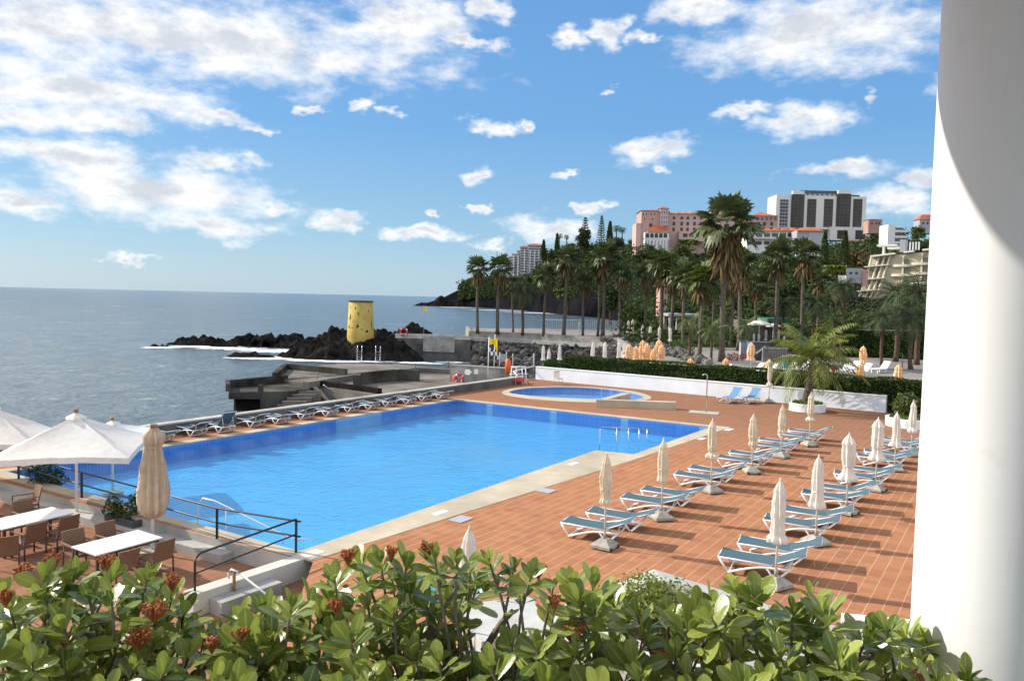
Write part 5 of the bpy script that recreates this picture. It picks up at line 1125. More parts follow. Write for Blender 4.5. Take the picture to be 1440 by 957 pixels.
# ------------------------------------------------------------------ open parasols on the dining terrace
def make_open(side, z_ap, z_e, sag, pole_h0, seed, rz):
    t = thing('open_parasol', None, 'parasol'); n = 9; q = MB(); r = random.Random(seed)
    for k in range(4):
        vs = []; rot = Matrix.Rotation(k*math.pi/2, 3, 'Z')
        for i in range(n+1):
            f = i/n
            for j in range(n+1):
                g_ = -1+2*j/n; x = side/2*f; y = side/2*f*g_; z = z_ap-(z_ap-z_e)*f-sag*math.sin(math.pi*f)*(1-g_*g_)*.7+.07*f*f*(1-g_*g_)+.010*math.sin(17*g_+9*f)*f
                vs.append(rot @ Vector((x, y, z)))
        q.add(vs, [(i*(n+1)+j, (i+1)*(n+1)+j, (i+1)*(n+1)+j+1, i*(n+1)+j+1) for i in range(n) for j in range(n)], True)
        ev = [vs[n*(n+1)+j] for j in range(n+1)]; q.add(ev+[v+Vector((0, 0, -.16)) for v in ev], [(j, n+1+j, n+2+j, j+1) for j in range(n)], True)
    q.build('canopy', 'canvas_white', t); MB().lathe([(.02, z_ap+.09), (.26, z_ap-.03), (.28, z_ap-.10)], 4, smooth=False).build('vent_cap', 'canvas_white', t)
    MB().tube([(0, 0, 0), (0, 0, z_ap+.1)], .04, 12).build('pole', 'pole_white', t); MB().box((0, 0, z_ap+.13), (.10, .10, .10)).build('finial', 'wood', t)
    for k in range(8):
        a = k*math.pi/4; L_ = side/2*(1.38 if k % 2 else 1.0); MB().tube([(0, 0, z_ap-.20-(0 if k % 2 else .12)), (math.cos(a)*L_*.97, math.sin(a)*L_*.97, z_e-.02)], .014, 5).build('rib', 'wood', t)
    MB().box((0, 0, .05), (.6, .6, .10)).build('base', 'stone_base', t); t.rotation_euler = (0, 0, rz); return t
for (px, py, Y, zap, ze, side, rz, lab, sd_) in ((107, 579, 22, 3.05, 2.12, 3.35, R(15), 'open white square parasol, nearest one over the terrace table', 1), (-14, 567, 24.3, 3.25, 2.25, 3.0, R(20), 'open white parasol cut off by the left picture edge', 2), (158, 590, 25.5, 2.35, 1.9, 2.7, R(32), 'open white parasol mostly hidden behind the nearest one', 3)):
    q = make_open(side, zap, ze, .12, 0, sd_, rz); ap = P(px, py, Y); q.location = (ap.x, ap.y, TZ if ap.z-zap < TZ+.4 else ap.z-zap-.0); q.location.z = ap.z-zap-.1; tag(q, lab, 'parasol', 'open white parasols on the dining terrace')
    b_ = q.location.z-TZ
    if sd_ == 4: pass
def beige():
    t = make_closed('closed_parasol', .92, 3.22, [(0, .09), (.03, .17), (.08, .25), (.16, .29), (.3, .285), (.5, .255), (.68, .20), (.79, .155), (.81, .18), (.885, .215), (.92, .20), (.965, .11), (1, .07)], 9, .25, 71, 'canvas_beige', base=False, pole='pole_white', pr=.038, strap=.795, amp=.34)
    MB().box((0, 0, 3.27), (.16, .16, .09)).build('cap', 'wood', t); MB().box((0, 0, .06), (.6, .6, .12)).build('base', 'stone_base', t); return t
q = beige(); bp = G(214, 778, TZ); tp = P(217, 597, bp.y); q.location = bp; q.rotation_euler = (0, R(.8), .4); s = (tp.z-TZ)/3.3; q.scale = (s*1.0, s*1.0, s); tag(q, 'closed beige parasol with wrinkled cloth on the dining terrace', 'parasol')
# tables, chairs
def make_table(lx, ly):
    t = thing('dining_table', None, 'table'); q = MB(); q.box((0, 0, .735), (lx, ly, .03)); q.build('table_top', 'table_white', t); q = MB(); q.box((0, 0, .69), (lx-.12, ly-.12, .055)); q.build('apron', 'dark_brown', t)
    for a in (-1, 1):
        for b_ in (-1, 1): MB().box((a*(lx/2-.08), b_*(ly/2-.08), .332), (.055, .055, .664)).build('leg', 'dark_brown', t)
    return t
def make_chair():
    t = thing('wicker_chair', None, 'chair'); MB().box((0, 0, .43), (.50, .52, .06)).build('seat', 'wicker', t); q = MB(); n = 6; vs = []
    for i in range(n+1):
        z = .44+.46*i/n; y = -.25-.10*(i/n)**1.3
        for x in (-.25, -.12, 0, .12, .25): vs.append((x, y-.03*(1-(x/.25)**2), z))
    vs2 = [(v[0], v[1]-.035, v[2]) for v in vs]; m_ = len(vs); f1 = [(i*5+j, i*5+j+1, (i+1)*5+j+1, (i+1)*5+j) for i in range(n) for j in range(4)]
    edge = [j for j in range(5)]+[i*5+4 for i in range(1, n+1)]+[n*5+j for j in (3, 2, 1, 0)]+[i*5 for i in range(n-1, 0, -1)]
    q.add(vs+vs2, [f[::-1] for f in f1]+[tuple(m_+k for k in f) for f in f1]+[(edge[k], m_+edge[k], m_+edge[(k+1) % len(edge)], edge[(k+1) % len(edge)]) for k in range(len(edge))]); q.build('backrest', 'wicker', t)
    for sg in (-1, 1):
        MB().tube([(sg*.27, .24, 0), (sg*.27, .24, .64)], .02, 6).build('leg', 'dark_brown', t); MB().tube([(sg*.26, -.28, 0), (sg*.26, -.27, .45)], .02, 6).build('leg', 'dark_brown', t)
        MB().box((sg*.27, -.02, .655), (.055, .56, .03)).build('armrest', 'wicker', t)
    return t
TB = Spread(lambda: make_table(1.6, 1.0)); CH = Spread(make_chair); ta = math.atan2(1.32, .84)
def mid(l): return sum((G(x, y, TZ+.75) for x, y in l), Vector())/len(l)
t2 = mid([(100, 767), (137, 779), (229, 757), (192, 744)]); t1 = mid([(14, 744), (101, 722), (68, 712), (-30, 732)])
TB.put('white-topped table beside the closed beige parasol', (t2.x, t2.y, TZ), ta, None, 'tables on the dining terrace'); TB.put('white-topped table under the nearest open parasol', (t1.x, t1.y, TZ), ta+.05, (1.1, 1.0, 1), 'tables on the dining terrace')
da = Vector((math.cos(ta), math.sin(ta), 0)); db = Vector((da.y, -da.x, 0))
for (c, nm) in ((t2, 'beige-parasol table'), (t1, 'open-parasol table')):
    for sg, side in ((1, 'near right'), (-1, 'far left')):
        for k, en in ((-.40, 'front'), (.42, 'back')):
            p = c+db*(sg*(.80 if sg > 0 else .88))+da*(k+random.uniform(-.05, .05)); CH.put('brown wicker armchair on the %s side of the %s, %s one' % (side, nm, en), (p.x, p.y, TZ), math.atan2(-db.y*-sg, -db.x*-sg)+math.pi/2 + random.uniform(-.12, .12), None, 'wicker chairs on the dining terrace')
p = G(35, 705, TZ+.5); CH.put('brown wicker armchair left of the grey planter by the pool step', (p.x, p.y, TZ), 2.4, None, 'wicker chairs on the dining terrace')
p = G(8, 775, TZ+.45); CH.put('brown wicker armchair in the lower left corner', (p.x, p.y, TZ), .6, None, 'wicker chairs on the dining terrace')
# planters with shrubs by the step
lna = math.atan2(LNd.y, LNd.x)
def planter(c, lx, ly, h_, lab):
    t = thing('planter_box', lab, 'planter', c, lna); w = .04; q = MB()
    for (x, y, sx_, sy_) in ((0, -ly/2+w/2, lx, w), (0, ly/2-w/2, lx, w), (-lx/2+w/2, 0, w, ly-2*w), (lx/2-w/2, 0, w, ly-2*w)): q.box((x, y, h_/2), (sx_, sy_, h_))
    q.build('box', 'planter_grey', t); MB().box((0, 0, h_-.12), (lx-2*w-.004, ly-2*w-.004, .1)).build('soil', 'soil', t); return t
def make_bush(lab, c, spots, n, size, m, seed, name='shrub'):
    t = thing(name, lab, 'shrub', c); gg = np.random.default_rng(seed); cs = []; q = MB()
    for (x, y, z, r_) in spots:
        k = int(n*r_*r_/sum(s_[3]**2 for s_ in spots)); d = gg.normal(size=(k, 3)); d /= np.linalg.norm(d, axis=1)[:, None]; cs.append(np.array([x, y, z])+d*(r_*gg.random(k)**.35)[:, None]); q.tube([(x*.2, y*.2, 0), (x*.7, y*.7, z*.6), (x, y, z)], [.02, .014, .006], 5)
    q.build('stems', 'twig', t); MB().quads(leafquads(np.concatenate(cs), size, .1, .5, gg)).build('foliage', m, t); return t
q1, q2 = G(57, 700, TZ), G(170, 748, TZ)
planter(q1+E1*.15, 1.05, .45, .45, 'dark grey planter box behind the open-parasol table'); planter(q2+E1*.15, 1.3, .45, .42, 'dark grey planter box beside the closed beige parasol')
make_bush('green bushy shrub in the planter behind the open-parasol table', q1+E1*.15+Vector((0, 0, .34)), [(-.25, 0, .35, .33), (.2, 0, .42, .36), (0, .1, .2, .35), (.45, -.05, .25, .28), (-.35, 0, .55, .2), (.05, 0, .62, .2)], 900, .10, 'hedge_leaf', 201)
make_bush('straggly green shrub in the planter beside the closed beige parasol', q2+E1*.15+Vector((0, 0, .32)), [(-.3, 0, .3, .33), (0, 0, .22, .32), (.3, .05, .45, .22), (.42, 0, .68, .18), (-.35, 0, .5, .2), (.2, 0, .62, .14)], 800, .09, 'hedge_leaf', 202)
# railings
rl = thing('railing', 'black two-bar metal railing along the near edge of the pool', 'railing')
rp = [Vector((-15.6, 24.68, 0)), Vector((-12.45, 22.6, 0)), Vector((-9.75, 20.82, 0)), Vector((-7.19, 19.12, 0)), Vector((-4.98, 18.2, 0))]
for p in rp: MB().box(p+Vector((0, 0, .37)), (.05, .05, .74)).build('post', 'black_metal', rl)
for z, nm in ((.76, 'top_rail'), (.40, 'mid_rail')): MB().tube([p+Vector((0, 0, z)) for p in rp]+[rp[-1]+(rp[-1]-rp[-2]).normalized()*.12+Vector((0, 0, z))], .024, 8).build(nm, 'black_metal', rl)
rl = thing('railing', 'black curved-end handrail on the low wall by the pool corner', 'railing')
w0_ = wa+wn_*.22+wdir*.05; e_ = rp[-1]; dv = e_-w0_
MB().tube([w0_+Vector((0, 0, .02)), w0_+Vector((0, 0, .62)), w0_+dv*.02+Vector((0, 0, .72)), w0_+dv*.05+Vector((0, 0, .765)), e_+Vector((0, 0, .80))], .026, 8).build('top_rail', 'black_metal', rl)
MB().tube([w0_+Vector((0, 0, .38)), e_+Vector((0, 0, .44))], .02, 8).build('mid_rail', 'black_metal', rl)
# steel pool rails
def rail(name, lab, paths, m='steel', r=.022, cat='handrail'):
    t = thing(name, lab, cat)
    for i, p in enumerate(paths): MB().tube(p, r if i == 0 else r*.75, 8).build('rail' if i == 0 else 'baluster', m, t)
    return t
a = Vector((pS2.x+.15, pS2.y+.1, 0)); z1_ = P(839, 600, a.y).z; e_ = G(918, 612, .15)
def lp_(f): return a.lerp(e_, f)+Vector((0, 0, z1_+(.32-z1_)*f-.0))
rail('pool_handrail', 'slanting steel handrail over the pool steps', [[a, a+Vector((0, 0, z1_-.1)), lp_(.03), lp_(.5), lp_(1)]]+[[lp_(f), Vector((lp_(f).x, lp_(f).y, -.5))] for f in (.3, .52, .72, .88)])
b0 = Vector((-8.1, 20.2, 0)); e_ = Vector((-4.75, 19.1, .05))
rail('pool_handrail', 'white steel handrail at the near pool edge behind the black railing', [[b0+Vector((0, 0, -.1)), b0+Vector((0, 0, .55)), b0+Vector((.15, -.05, .74)), b0+Vector((.5, -.16, .70)), Vector((-5.3, 18.95, .10)), e_]]+[[Vector((-7.2, 19.75, -.1)), Vector((-7.2, 19.75, .58))], [Vector((-5.55, 19.1, -.1)), Vector((-5.55, 19.1, .16))]], 'pole_white', .017)
# white rope handrail at the bottom of the terrace
a = G(329, 850, TZ); z_ = P(329, 803, a.y).z-TZ; e_ = G(404, 862, TZ+.2)
t = thing('handrail_post', 'white rounded handrail on a brown post at the terrace steps', 'handrail'); MB().tube([a, a+Vector((0, 0, z_))], .035, 8).build('post', 'wood', t)
MB().tube([a+Vector((-.10, 0, z_-.15)), a+Vector((-.13, 0, z_-.02)), a+Vector((-.06, 0, z_+.05)), a+Vector((.08, 0, z_+.0)), a+Vector((.02, 0, z_-.1)), a+Vector((.12, 0, z_-.04)), e_+Vector((0, 0, .05))], .022, 8).build('rail', 'pole_white', t)
make_bush('small grey-green bush at the foot of the white handrail', G(345, 885, TZ), [(0, 0, .25, .3), (.25, .1, .2, .25), (-.2, 0, .15, .22)], 700, .06, 'leaf_mid', 204)
# outdoor shower
sp_ = G(993, 580); t = thing('outdoor_shower', 'slim steel outdoor shower standing on a pale slab', 'shower', sp_); MB().tube([(0, 0, 0), (0, 0, 2.0), (-.03, 0, 2.1), (-.12, 0, 2.15), (-.25, 0, 2.12)], .028, 8).build('pipe', 'steel', t); MB().lathe([(.02, 2.12), (.06, 2.08), (.001, 2.08)], 10, c=(-.26, 0, 0)).build('shower_head', 'steel', t)
MB().box((-.1, .05, .012), (1.6, 1.0, .024), R(-20)).build('slab', 'pale_concrete', t)
# garden chair by the wall
p = G(785, 540); t = thing('garden_chair', 'pale plastic garden chair by the white wall', 'chair', p, R(-150)); MB().box((0, 0, .42), (.48, .46, .05)).build('seat', 'cream_shade', t); q = MB(); [q.box((x, -.24, .66), (.05, .04, .46)) for x in (-.2, -.1, 0, .1, .2)]; q.box((0, -.24, .90), (.48, .04, .07)); q.build('backrest', 'cream_shade', t)
for sx_ in (-.2, .2):
    for sy_ in (-.19, .19): MB().tube([(sx_, sy_, .4), (sx_*1.2, sy_*1.15, 0)], .02, 6).build('leg', 'cream_shade', t)
# flags, signs, rings beyond the parapet
def flag_mesh(w, h_, sag, seed=0):
    q = MB(); n = 10; vs = []
    for i in range(n+1):
        f = i/n
        for j in range(5): g_ = j/4; vs.append((w*f*.9, .10*math.sin(f*7+seed)*f, -h_*g_-sag*f*f-.05*math.sin(f*5+g_*2)))
    q.add(vs, [(i*5+j, i*5+j+1, (i+1)*5+j+1, (i+1)*5+j) for i in range(n) for j in range(4)], True); return q
fp = G(686, 531, .53); ph_ = P(688, 474, fp.y).z-.53
t = thing('flagpole', 'white flagpole with a yellow and a chequered flag on the parapet', 'flagpole', fp); MB().tube([(0, 0, 0), (.03, 0, ph_)], .035, 8).build('pole', 'pole_white', t)
f = flag_mesh(.62, .42, .25).build('flag', 'flag_yellow', t); f.location = (.06, 0, ph_-.06); f['label'] = 'yellow flag at the top'; f = flag_mesh(.72, .5, .45, 2).build('flag', 'chequered', t); f.location = (.06, 0, ph_-.72); f['label'] = 'black and white chequered flag below'
fp2 = atY(696, 62, -.4); t = thing('flagpole', 'weathered flagpole with drooping yellow flag behind the white flagpole', 'flagpole', fp2); MB().tube([(0, 0, 0), (.04, 0, P(699, 470, 62).z+.4)], .04, 8).build('pole', 'pole_cream', t); f = flag_mesh(.22, 1.0, .2, 1).build('flag', 'flag_yellow', t); f.location = (.04, 0, P(699, 474, 62).z+.4)
fp3 = atY(596, 124.5, -.6); t = thing('flagpole', 'thin distant flagpole with small yellow flag right of the tower', 'flagpole', fp3); hh = P(598, 431, 124.5).z+.6; MB().tube([(0, 0, 0), (0, 0, hh)], .04, 6).build('pole', 'concrete', t); f = flag_mesh(.5, .8, .1, 3).build('flag', 'flag_yellow', t); f.location = (0, 0, hh)
# sign wall above the jetty
sa_, sb_ = atY(634, 63, 0), atY(730, 60.5, 0); ztop = P(690, 517, 61.5).z; sdv = (sb_-sa_).normalized(); snn = Vector((sdv.y, -sdv.x, 0))
w = thing('sign_wall', 'grey concrete wall with signs between the jetty and the flagpoles', 'wall'); MB().prism([sa_, sb_, sb_-snn*.3, sa_-snn*.3], -5, ztop).build('wall', 'concrete', w)
MB().prism([sa_+snn*.03, sb_+snn*.03, sb_-snn*.33, sa_-snn*.33], ztop+.003, ztop+.08).build('cap', 'pale_concrete', w)
def on_wall(px, py, fwd=.05): f_ = (px-634)/96; p_ = sa_.lerp(sb_, f_)+snn*fwd; p_.z = P(px, py, p_.y).z; return p_
c = on_wall(661, 523); t = thing('sign_board', 'white rounded arrow-shaped sign on the grey wall', 'sign', c, math.atan2(sdv.y, sdv.x)); pts = [(-.32, .0), (-.25, .18), (0, .23), (.2, .2), (.2, .1), (.36, .02), (.2, -.1), (.2, -.2), (0, -.23), (-.25, -.18)]
q = MB(); q.prism(pts, 0, .03); q.v = [(v[0], -v[2], v[1]) for v in q.v]; q.build('board', 'white_plastic', t)
c = on_wall(672.5, 522.5); q = MB(); q.box((0, 0, 0), (.34, .03, .38)); ob = q.build('notice_board', 'hotel_white'); ob.location = c; ob.rotation_euler = (0, 0, math.atan2(sdv.y, sdv.x)); tag(ob, 'small pale square notice beside the arrow-shaped sign', 'sign')
def lifebuoy(lab, c, rr, rz=0., grp='lifebuoys'):
    t = thing('lifebuoy', lab, 'lifebuoy', c, rz, grp); q = MB(); n = 28; m_ = 10; vs = [((rr+rr*.26*math.cos(6.283*j/m_))*math.cos(6.283*i/n), rr*.26*math.sin(6.283*j/m_)*.8, (rr+rr*.26*math.cos(6.283*j/m_))*math.sin(6.283*i/n)) for i in range(n) for j in range(m_)]
    q.add(vs, [(i*m_+j, i*m_+(j+1) % m_, ((i+1) % n)*m_+(j+1) % m_, ((i+1) % n)*m_+j) for i in range(n) for j in range(m_)], True); q.build('ring', 'red_plastic', t); rad = rr*.275
    for k in range(4):
        q = MB(); a0 = k*math.pi/2+.5; vs = [((rr+rad*math.cos(6.283*j/m_))*math.cos(a0+.14*i), rad*math.sin(6.283*j/m_)*.85, (rr+rad*math.cos(6.283*j/m_))*math.sin(a0+.14*i)) for i in range(3) for j in range(m_)]
        q.add(vs, [(i*m_+j, i*m_+(j+1) % m_, (i+1)*m_+(j+1) % m_, (i+1)*m_+j) for i in range(2) for j in range(m_)], True); q.build('band', 'white_plastic', t)
    return t
lifebuoy('red and white lifebuoy on the grey sign wall', on_wall(649, 532, .16), .33)
c = on_wall(641.5, 533, .10); q = MB(); q.tube([(0, 0, -.3), (0, 0, -.2), (0, 0, .25), (0, 0, .32)], [.06, .13, .13, .06], 10); ob = q.build('rescue_float', 'orange_plastic'); ob.location = c; tag(ob, 'orange rescue float left of the lifebuoy on the sign wall', 'rescue float')
c = atY(579, 64, JZ+.2); c.z = JZ+.2; t = thing('lifebuoy_stand', 'post with backing board holding a lifebuoy on the jetty', 'stand', c); zt_ = P(579, 526, 64).z-c.z; MB().tube([(0, 0, 0), (0, 0, zt_)], .04, 6).build('post', 'orange_plastic', t); MB().box((0, .06, zt_-.1), (.5, .04, .5)).build('board', 'dark_concrete', t)
lifebuoy('red and white lifebuoy hanging on a post on the jetty', c+Vector((0, -.10, zt_-.1)), .33)
t = atY(1169, 62, GRD); lifebuoy('red and white lifebuoy behind the hedge right of the coconut trunk', Vector((t.x, 62, P(1169, 521, 62).z)), .42, .3)
q = MB(); q.box((0, 0, .9), (.08, .08, 1.8)); ob = q.build('buoy_post', 'dark_brown'); ob.location = (t.x+.02, 62.2, GRD); tag(ob, 'dark post carrying the lifebuoy behind the hedge', 'post')
lifebuoy('distant red and white lifebuoy stand on the sea platform by the tower', Vector((atY(568, 124, 0).x, 123.9, .45)), .55)
c = atY(716, 59.5, 0); c.z = P(716, 526, 59.5).z; q = MB(); q.tube([(0, 0, 0), (.05, 0, .12), (-.03, 0, .55), (.0, 0, 1.0), (-.12, 0, 1.18)], [.06, .22, .24, .22, .06], 10); ob = q.build('rescue_tube', 'orange_plastic'); ob.location = c; tag(ob, 'bright orange rescue tube hanging beside the chain fence', 'rescue tube')
# pool lift / white frame by the wall corner
c = G(728, 541); t = thing('towel_stand', 'white tubular stand with red cloth by the parapet corner', 'stand', c)
for x in (-.55, -.15, .35, .65): MB().tube([(x, 0, 0), (x*.8, .1, 1.25)], .035, 6).build('leg', 'white_plastic', t)
MB().tube([(-.5, .1, 1.25), (.55, .1, 1.3)], .05, 6).build('bar', 'white_plastic', t); MB().box((.0, .02, .38), (.9, .2, .22)).build('cloth', 'red_plastic', t); MB().tube([(-.6, .1, .75), (.7, .1, .8)], .03, 6).build('bar', 'white_plastic', t)
rail('parapet_handrail', 'white sloping handrail rising from the parapet to the chain fence', [[along(PAR0, 7.3)+Vector((0, 0, .6)), P(722, 522, 58.5), P(752, 514, 60)]], 'pole_white', .05)
t = thing('chain_fence', 'low fence of pale posts and sagging chains above the sea', 'fence')
cps = [atY(722.5, 60.5, 0), atY(752, 61.5, 0)]
for i, p in enumerate(cps): z0_, z1_ = P(722 if i == 0 else 752, 517, p.y).z, P(722 if i == 0 else 752, 497, p.y).z; MB().tube([Vector((p.x, p.y, z0_-.5)), Vector((p.x, p.y, z1_))], .06, 8).build('post', 'pale_concrete', t); cps[i] = Vector((p.x, p.y, z1_-.1))
c0_ = atY(700, 60.5, 0); c0_.z = cps[0].z-.2
for a, b_ in ((c0_, cps[0]), (cps[0], cps[1])): MB().tube([a.lerp(b_, k/8)+Vector((0, 0, -.45*math.sin(math.pi*k/8))) for k in range(9)], .03, 5).build('chain', 'concrete', t)
t = thing('pool_sign', 'white framed notice board behind the orange rescue tube', 'sign', atY(708.5, 61, 0)); z0_ = P(708, 513, 61).z; MB().box((0, 0, z0_+.55), (.46, .04, .62)).build('board', 'hotel_grey', t)
for x in (-.26, .26): MB().tube([(x, 0, z0_-.6), (x, 0, z0_+1.0)], .03, 6).build('post', 'hotel_white', t)
# promenade furniture
t = thing('promenade_railing', 'white upright-bar railing on the promenade between the palms', 'railing'); ra_, rb_ = atY(762, 146, PZ-.3), atY(872, 146, PZ-.3); MB().tube([ra_+Vector((0, 0, 2.0)), rb_+Vector((0, 0, 2.0))], .06, 5).build('top_rail', 'hotel_grey', t); MB().tube([ra_+Vector((0, 0, .3)), rb_+Vector((0, 0, .3))], .06, 5).build('bottom_rail', 'hotel_grey', t)
q = MB()
for i in range(44): p = ra_.lerp(rb_, i/43); q.box(p+Vector((0, 0, 1.0)), (.07, .07, 2.0))
q.build('bars', 'hotel_grey', t)
t = thing('market_parasol', 'large pale open parasol before the dark pool bar', 'parasol', atY(1068, 112, GRD)); zt_ = P(1068, 447.5, 112).z-GRD; MB().tube([(0, 0, 0), (0, 0, zt_)], .06, 6).build('pole', 'pole_white', t); MB().lathe([(.02, zt_), (1.7, zt_-.75), (1.72, zt_-.95)], 8, smooth=False).build('canopy', 'canvas_white', t)
t = thing('market_parasol', 'smaller pale open parasol right of the large one', 'parasol', atY(1088, 116, GRD)); zt_ = P(1088, 453.5, 116).z-GRD; MB().tube([(0, 0, 0), (0, 0, zt_)], .06, 6).build('pole', 'pole_white', t); MB().lathe([(.02, zt_), (1.1, zt_-.4), (1.12, zt_-.6)], 8, smooth=False).build('canopy', 'canvas_white', t)
t = thing('splash_pool', 'small raised turquoise pool in the neighbouring garden', 'pool', atY(1079, 92, GRD)); MB().box((0, 0, .25), (3.2, 2.2, .5)).build('wall', 'hotel_grey', t); MB().box((0, 0, .515), (2.8, 1.8, .03)).build('water', 'turq', t) if 'turq' in M else None
t = thing('metal_gate', 'low dark metal gate on the neighbouring terrace', 'gate', atY(1094, 80, GRD)); q = MB(); [q.box((x*.16, 0, .6), (.03, .03, 1.2)) for x in range(-8, 9)]; q.build('bars', 'black_metal', t); MB().box((0, 0, 1.2), (2.7, .05, .05)).build('top_rail', 'black_metal', t); MB().box((0, .5, .75), (2.6, .2, 1.4)).build('wall', 'concrete', t)
t = thing('garden_shed', 'dark blue-grey shed with light plank at the pool gate', 'shed', atY(1068, 82, GRD)); MB().box((0, 0, .9), (1.9, 1.5, 1.8)).build('wall', 'planter_grey', t); MB().box((0, -.78, 1.1), (1.2, .06, .18), 0, ('Y', R(-38))).build('plank', 'pole_white', t); MB().box((-.9, -.1, .95), (.18, 1.6, 1.9)).build('corner_post', 'blue_paint', t); MB().box((0, 0, 1.85), (2.1, 1.7, .1)).build('roof', 'dark_concrete', t)
t = thing('teal_box', 'teal painted cabinet left of the coconut palm', 'cabinet', atY(1111, 72, GRD)); MB().box((0, 0, .55), (.9, .6, 1.1)).build('body', 'teal_paint', t); MB().box((0, 0, 1.13), (1.0, .7, .06)).build('lid', 'hotel_grey', t)
t = thing('pale_cabinet', 'pale blue-grey cabinet beside the shed by the palm trunks', 'cabinet', atY(1047, 84, GRD)); MB().box((0, 0, .9), (.75, .6, 1.8)).build('body', 'hotel_grey', t); MB().box((0, 0, 1.85), (1.0, .8, .12)).build('lid', 'sling', t)
t = thing('lamp_post', 'curved double-armed lamp post in front of the dark hedge', 'lamp', atY(1272, 68, GRD)); z_ = P(1272, 497, 68).z-GRD; MB().tube([(0, 0, 0), (0, 0, z_)], .035, 6).build('post', 'black_metal', t)
for sg in (-1, 1): MB().tube([(0, 0, z_-.5), (sg*.2, 0, z_-.2), (sg*.28, 0, z_+.05), (sg*.18, 0, z_+.12)], .02, 6).build('arm', 'black_metal', t)
make_bush('red-flowering low bush right of the palm trunks', atY(1035, 80, GRD), [(0, 0, .4, .5), (.7, 0, .35, .5), (-.6, 0, .3, .45)], 500, .16, 'red_plastic_leaf' if 'red_plastic_leaf' in M else 'flower_rust', 207)
make_bush('bright green garden shrub at the foot of the tall palms', atY(958, 96, GRD), [(0, 0, .6, .8), (1.0, 0, .5, .8), (-.9, 0, .4, .7)], 700, .25, 'palm_bright', 208)
# small pool-side plates
for i, (px, py, m_) in enumerate(((1030, 606, 'dead'), (995, 596+14, 'x'))): pass
for i, (px, py, sx_, sy_, m_, lab) in enumerate(((1025, 604, .7, .3, 'white_plastic', 'white depth marking tile at the right pool corner'), (987, 617, .55, .25, 'white_plastic', 'white depth marking tile between right pool corner and steps'), (806, 652, .55, .22, 'white_plastic', 'white depth marking tile on the wide coping by the steps'), (619, 721, .55, .22, 'white_plastic', 'white depth marking tile on the near wide coping'), (768, 690, .5, .5, 'hotel_grey', 'grey drain cover on the deck beside the wide coping'), (648, 730, .6, .45, 'hotel_grey', 'grey drain cover on the deck near the shrub'))):
    q = MB(); q.box((0, 0, .008), (sx_, sy_, .014)); ob = q.build('marking_tile' if 'tile' in lab else 'drain_cover', m_); ob.location = G(px, py)+Vector((0, 0, .006)); ob.rotation_euler = (0, 0, math.atan2(E1.y, E1.x)); tag(ob, lab, 'tile' if 'tile' in lab else 'drain cover')
# ================================================================== NEAR BUILDING AND FOREGROUND SHRUBS
caz = R(27.75)+math.asin(.0846); cd = 2.6; cr_ = .22; ccx_, ccy_ = cd*math.sin(caz), cd*math.cos(caz)
t = thing('column', 'thick round white column at the right picture edge', 'column', (ccx_, ccy_, 0)); MB().lathe([(cr_, 3.0), (cr_, 7.45)], 96).build('shaft', 'column_paint', t)
q = MB(); q.box((0, .2, 7.65), (16, 5.0, .3)); struct('ceiling', q, 'white_plaster')
q = MB(); q.box((0, -.4, 4.35), (16, 3.2, .3)); struct('balcony_floor', q, 'pale_concrete')
q = MB(); q.box((0, -.4, 2.1), (16, 3.2, 4.19)); struct('building_base', q, 'white_plaster')
t = thing('planter_trough', 'long pale planter trough holding the flowering shrubs along the balcony', 'planter', (0, 1.85, 0)); MB().box((-.1, 0, 2.2), (5.2, .9, 4.3)).build('wall', 'white_plaster', t); MB().box((-.1, 0, 4.4), (5.0, .7, .1)).build('soil', 'soil', t)
# raised beds below the balcony
def bed(name, lab, c, half, h_, rim, rz, slope=.06):
    t = thing(name, lab, 'planter', (c[0], c[1], 0), rz); q = MB(); a, b_ = half, half-rim
    q.add([(-a, -a, 0), (a, -a, 0), (a, a, 0), (-a, a, 0), (-a, -a, h_-slope), (a, -a, h_-slope), (a, a, h_-slope), (-a, a, h_-slope), (-b_, -b_, h_), (b_, -b_, h_), (b_, b_, h_), (-b_, b_, h_), (-b_, -b_, h_-.2), (b_, -b_, h_-.2), (b_, b_, h_-.2), (-b_, b_, h_-.2)],
          [(i, (i+1) % 4, 4+(i+1) % 4, 4+i) for i in range(4)]+[(4+i, 4+(i+1) % 4, 8+(i+1) % 4, 8+i) for i in range(4)]+[(8+i, 8+(i+1) % 4, 12+(i+1) % 4, 12+i) for i in range(4)])
    q.build('wall', 'pale_plaster', t); MB().box((0, 0, h_-.25), (2*b_, 2*b_, .1)).build('soil', 'soil', t); return t
D('pale_plaster', (.45, .45, .42), .8, .1, 1.5, bump=.2)
ap = G(920, 789, .7); bed('raised_bed', 'square raised bed with wide pale sloping rim behind the shrubs', (ap.x, ap.y-2.9), 2.05, .7, .75, R(45), .16)
bc = P(905, 845, ap.y-2.6); make_bush('rounded yellow-green bush inside the square raised bed', (bc.x, bc.y, .45), [(0, 0, .35, .62), (.5, .1, .3, .55), (-.5, 0, .25, .55), (.1, .5, .2, .5), (.9, -.3, .15, .5), (-.9, -.3, .15, .5)], 4200, .085, 'leaf_yellow', 301, 'bush')
bc = P(650, 945, 10.2); make_bush('rounded yellow-green bush below the middle of the shrubs', (bc.x, bc.y, max(0, bc.z-.9)), [(0, 0, .5, .62), (.6, .1, .5, .55), (-.5, 0, .4, .5), (1.0, -.2, .3, .5)], 3600, .075, 'leaf_yellow', 302, 'bush')
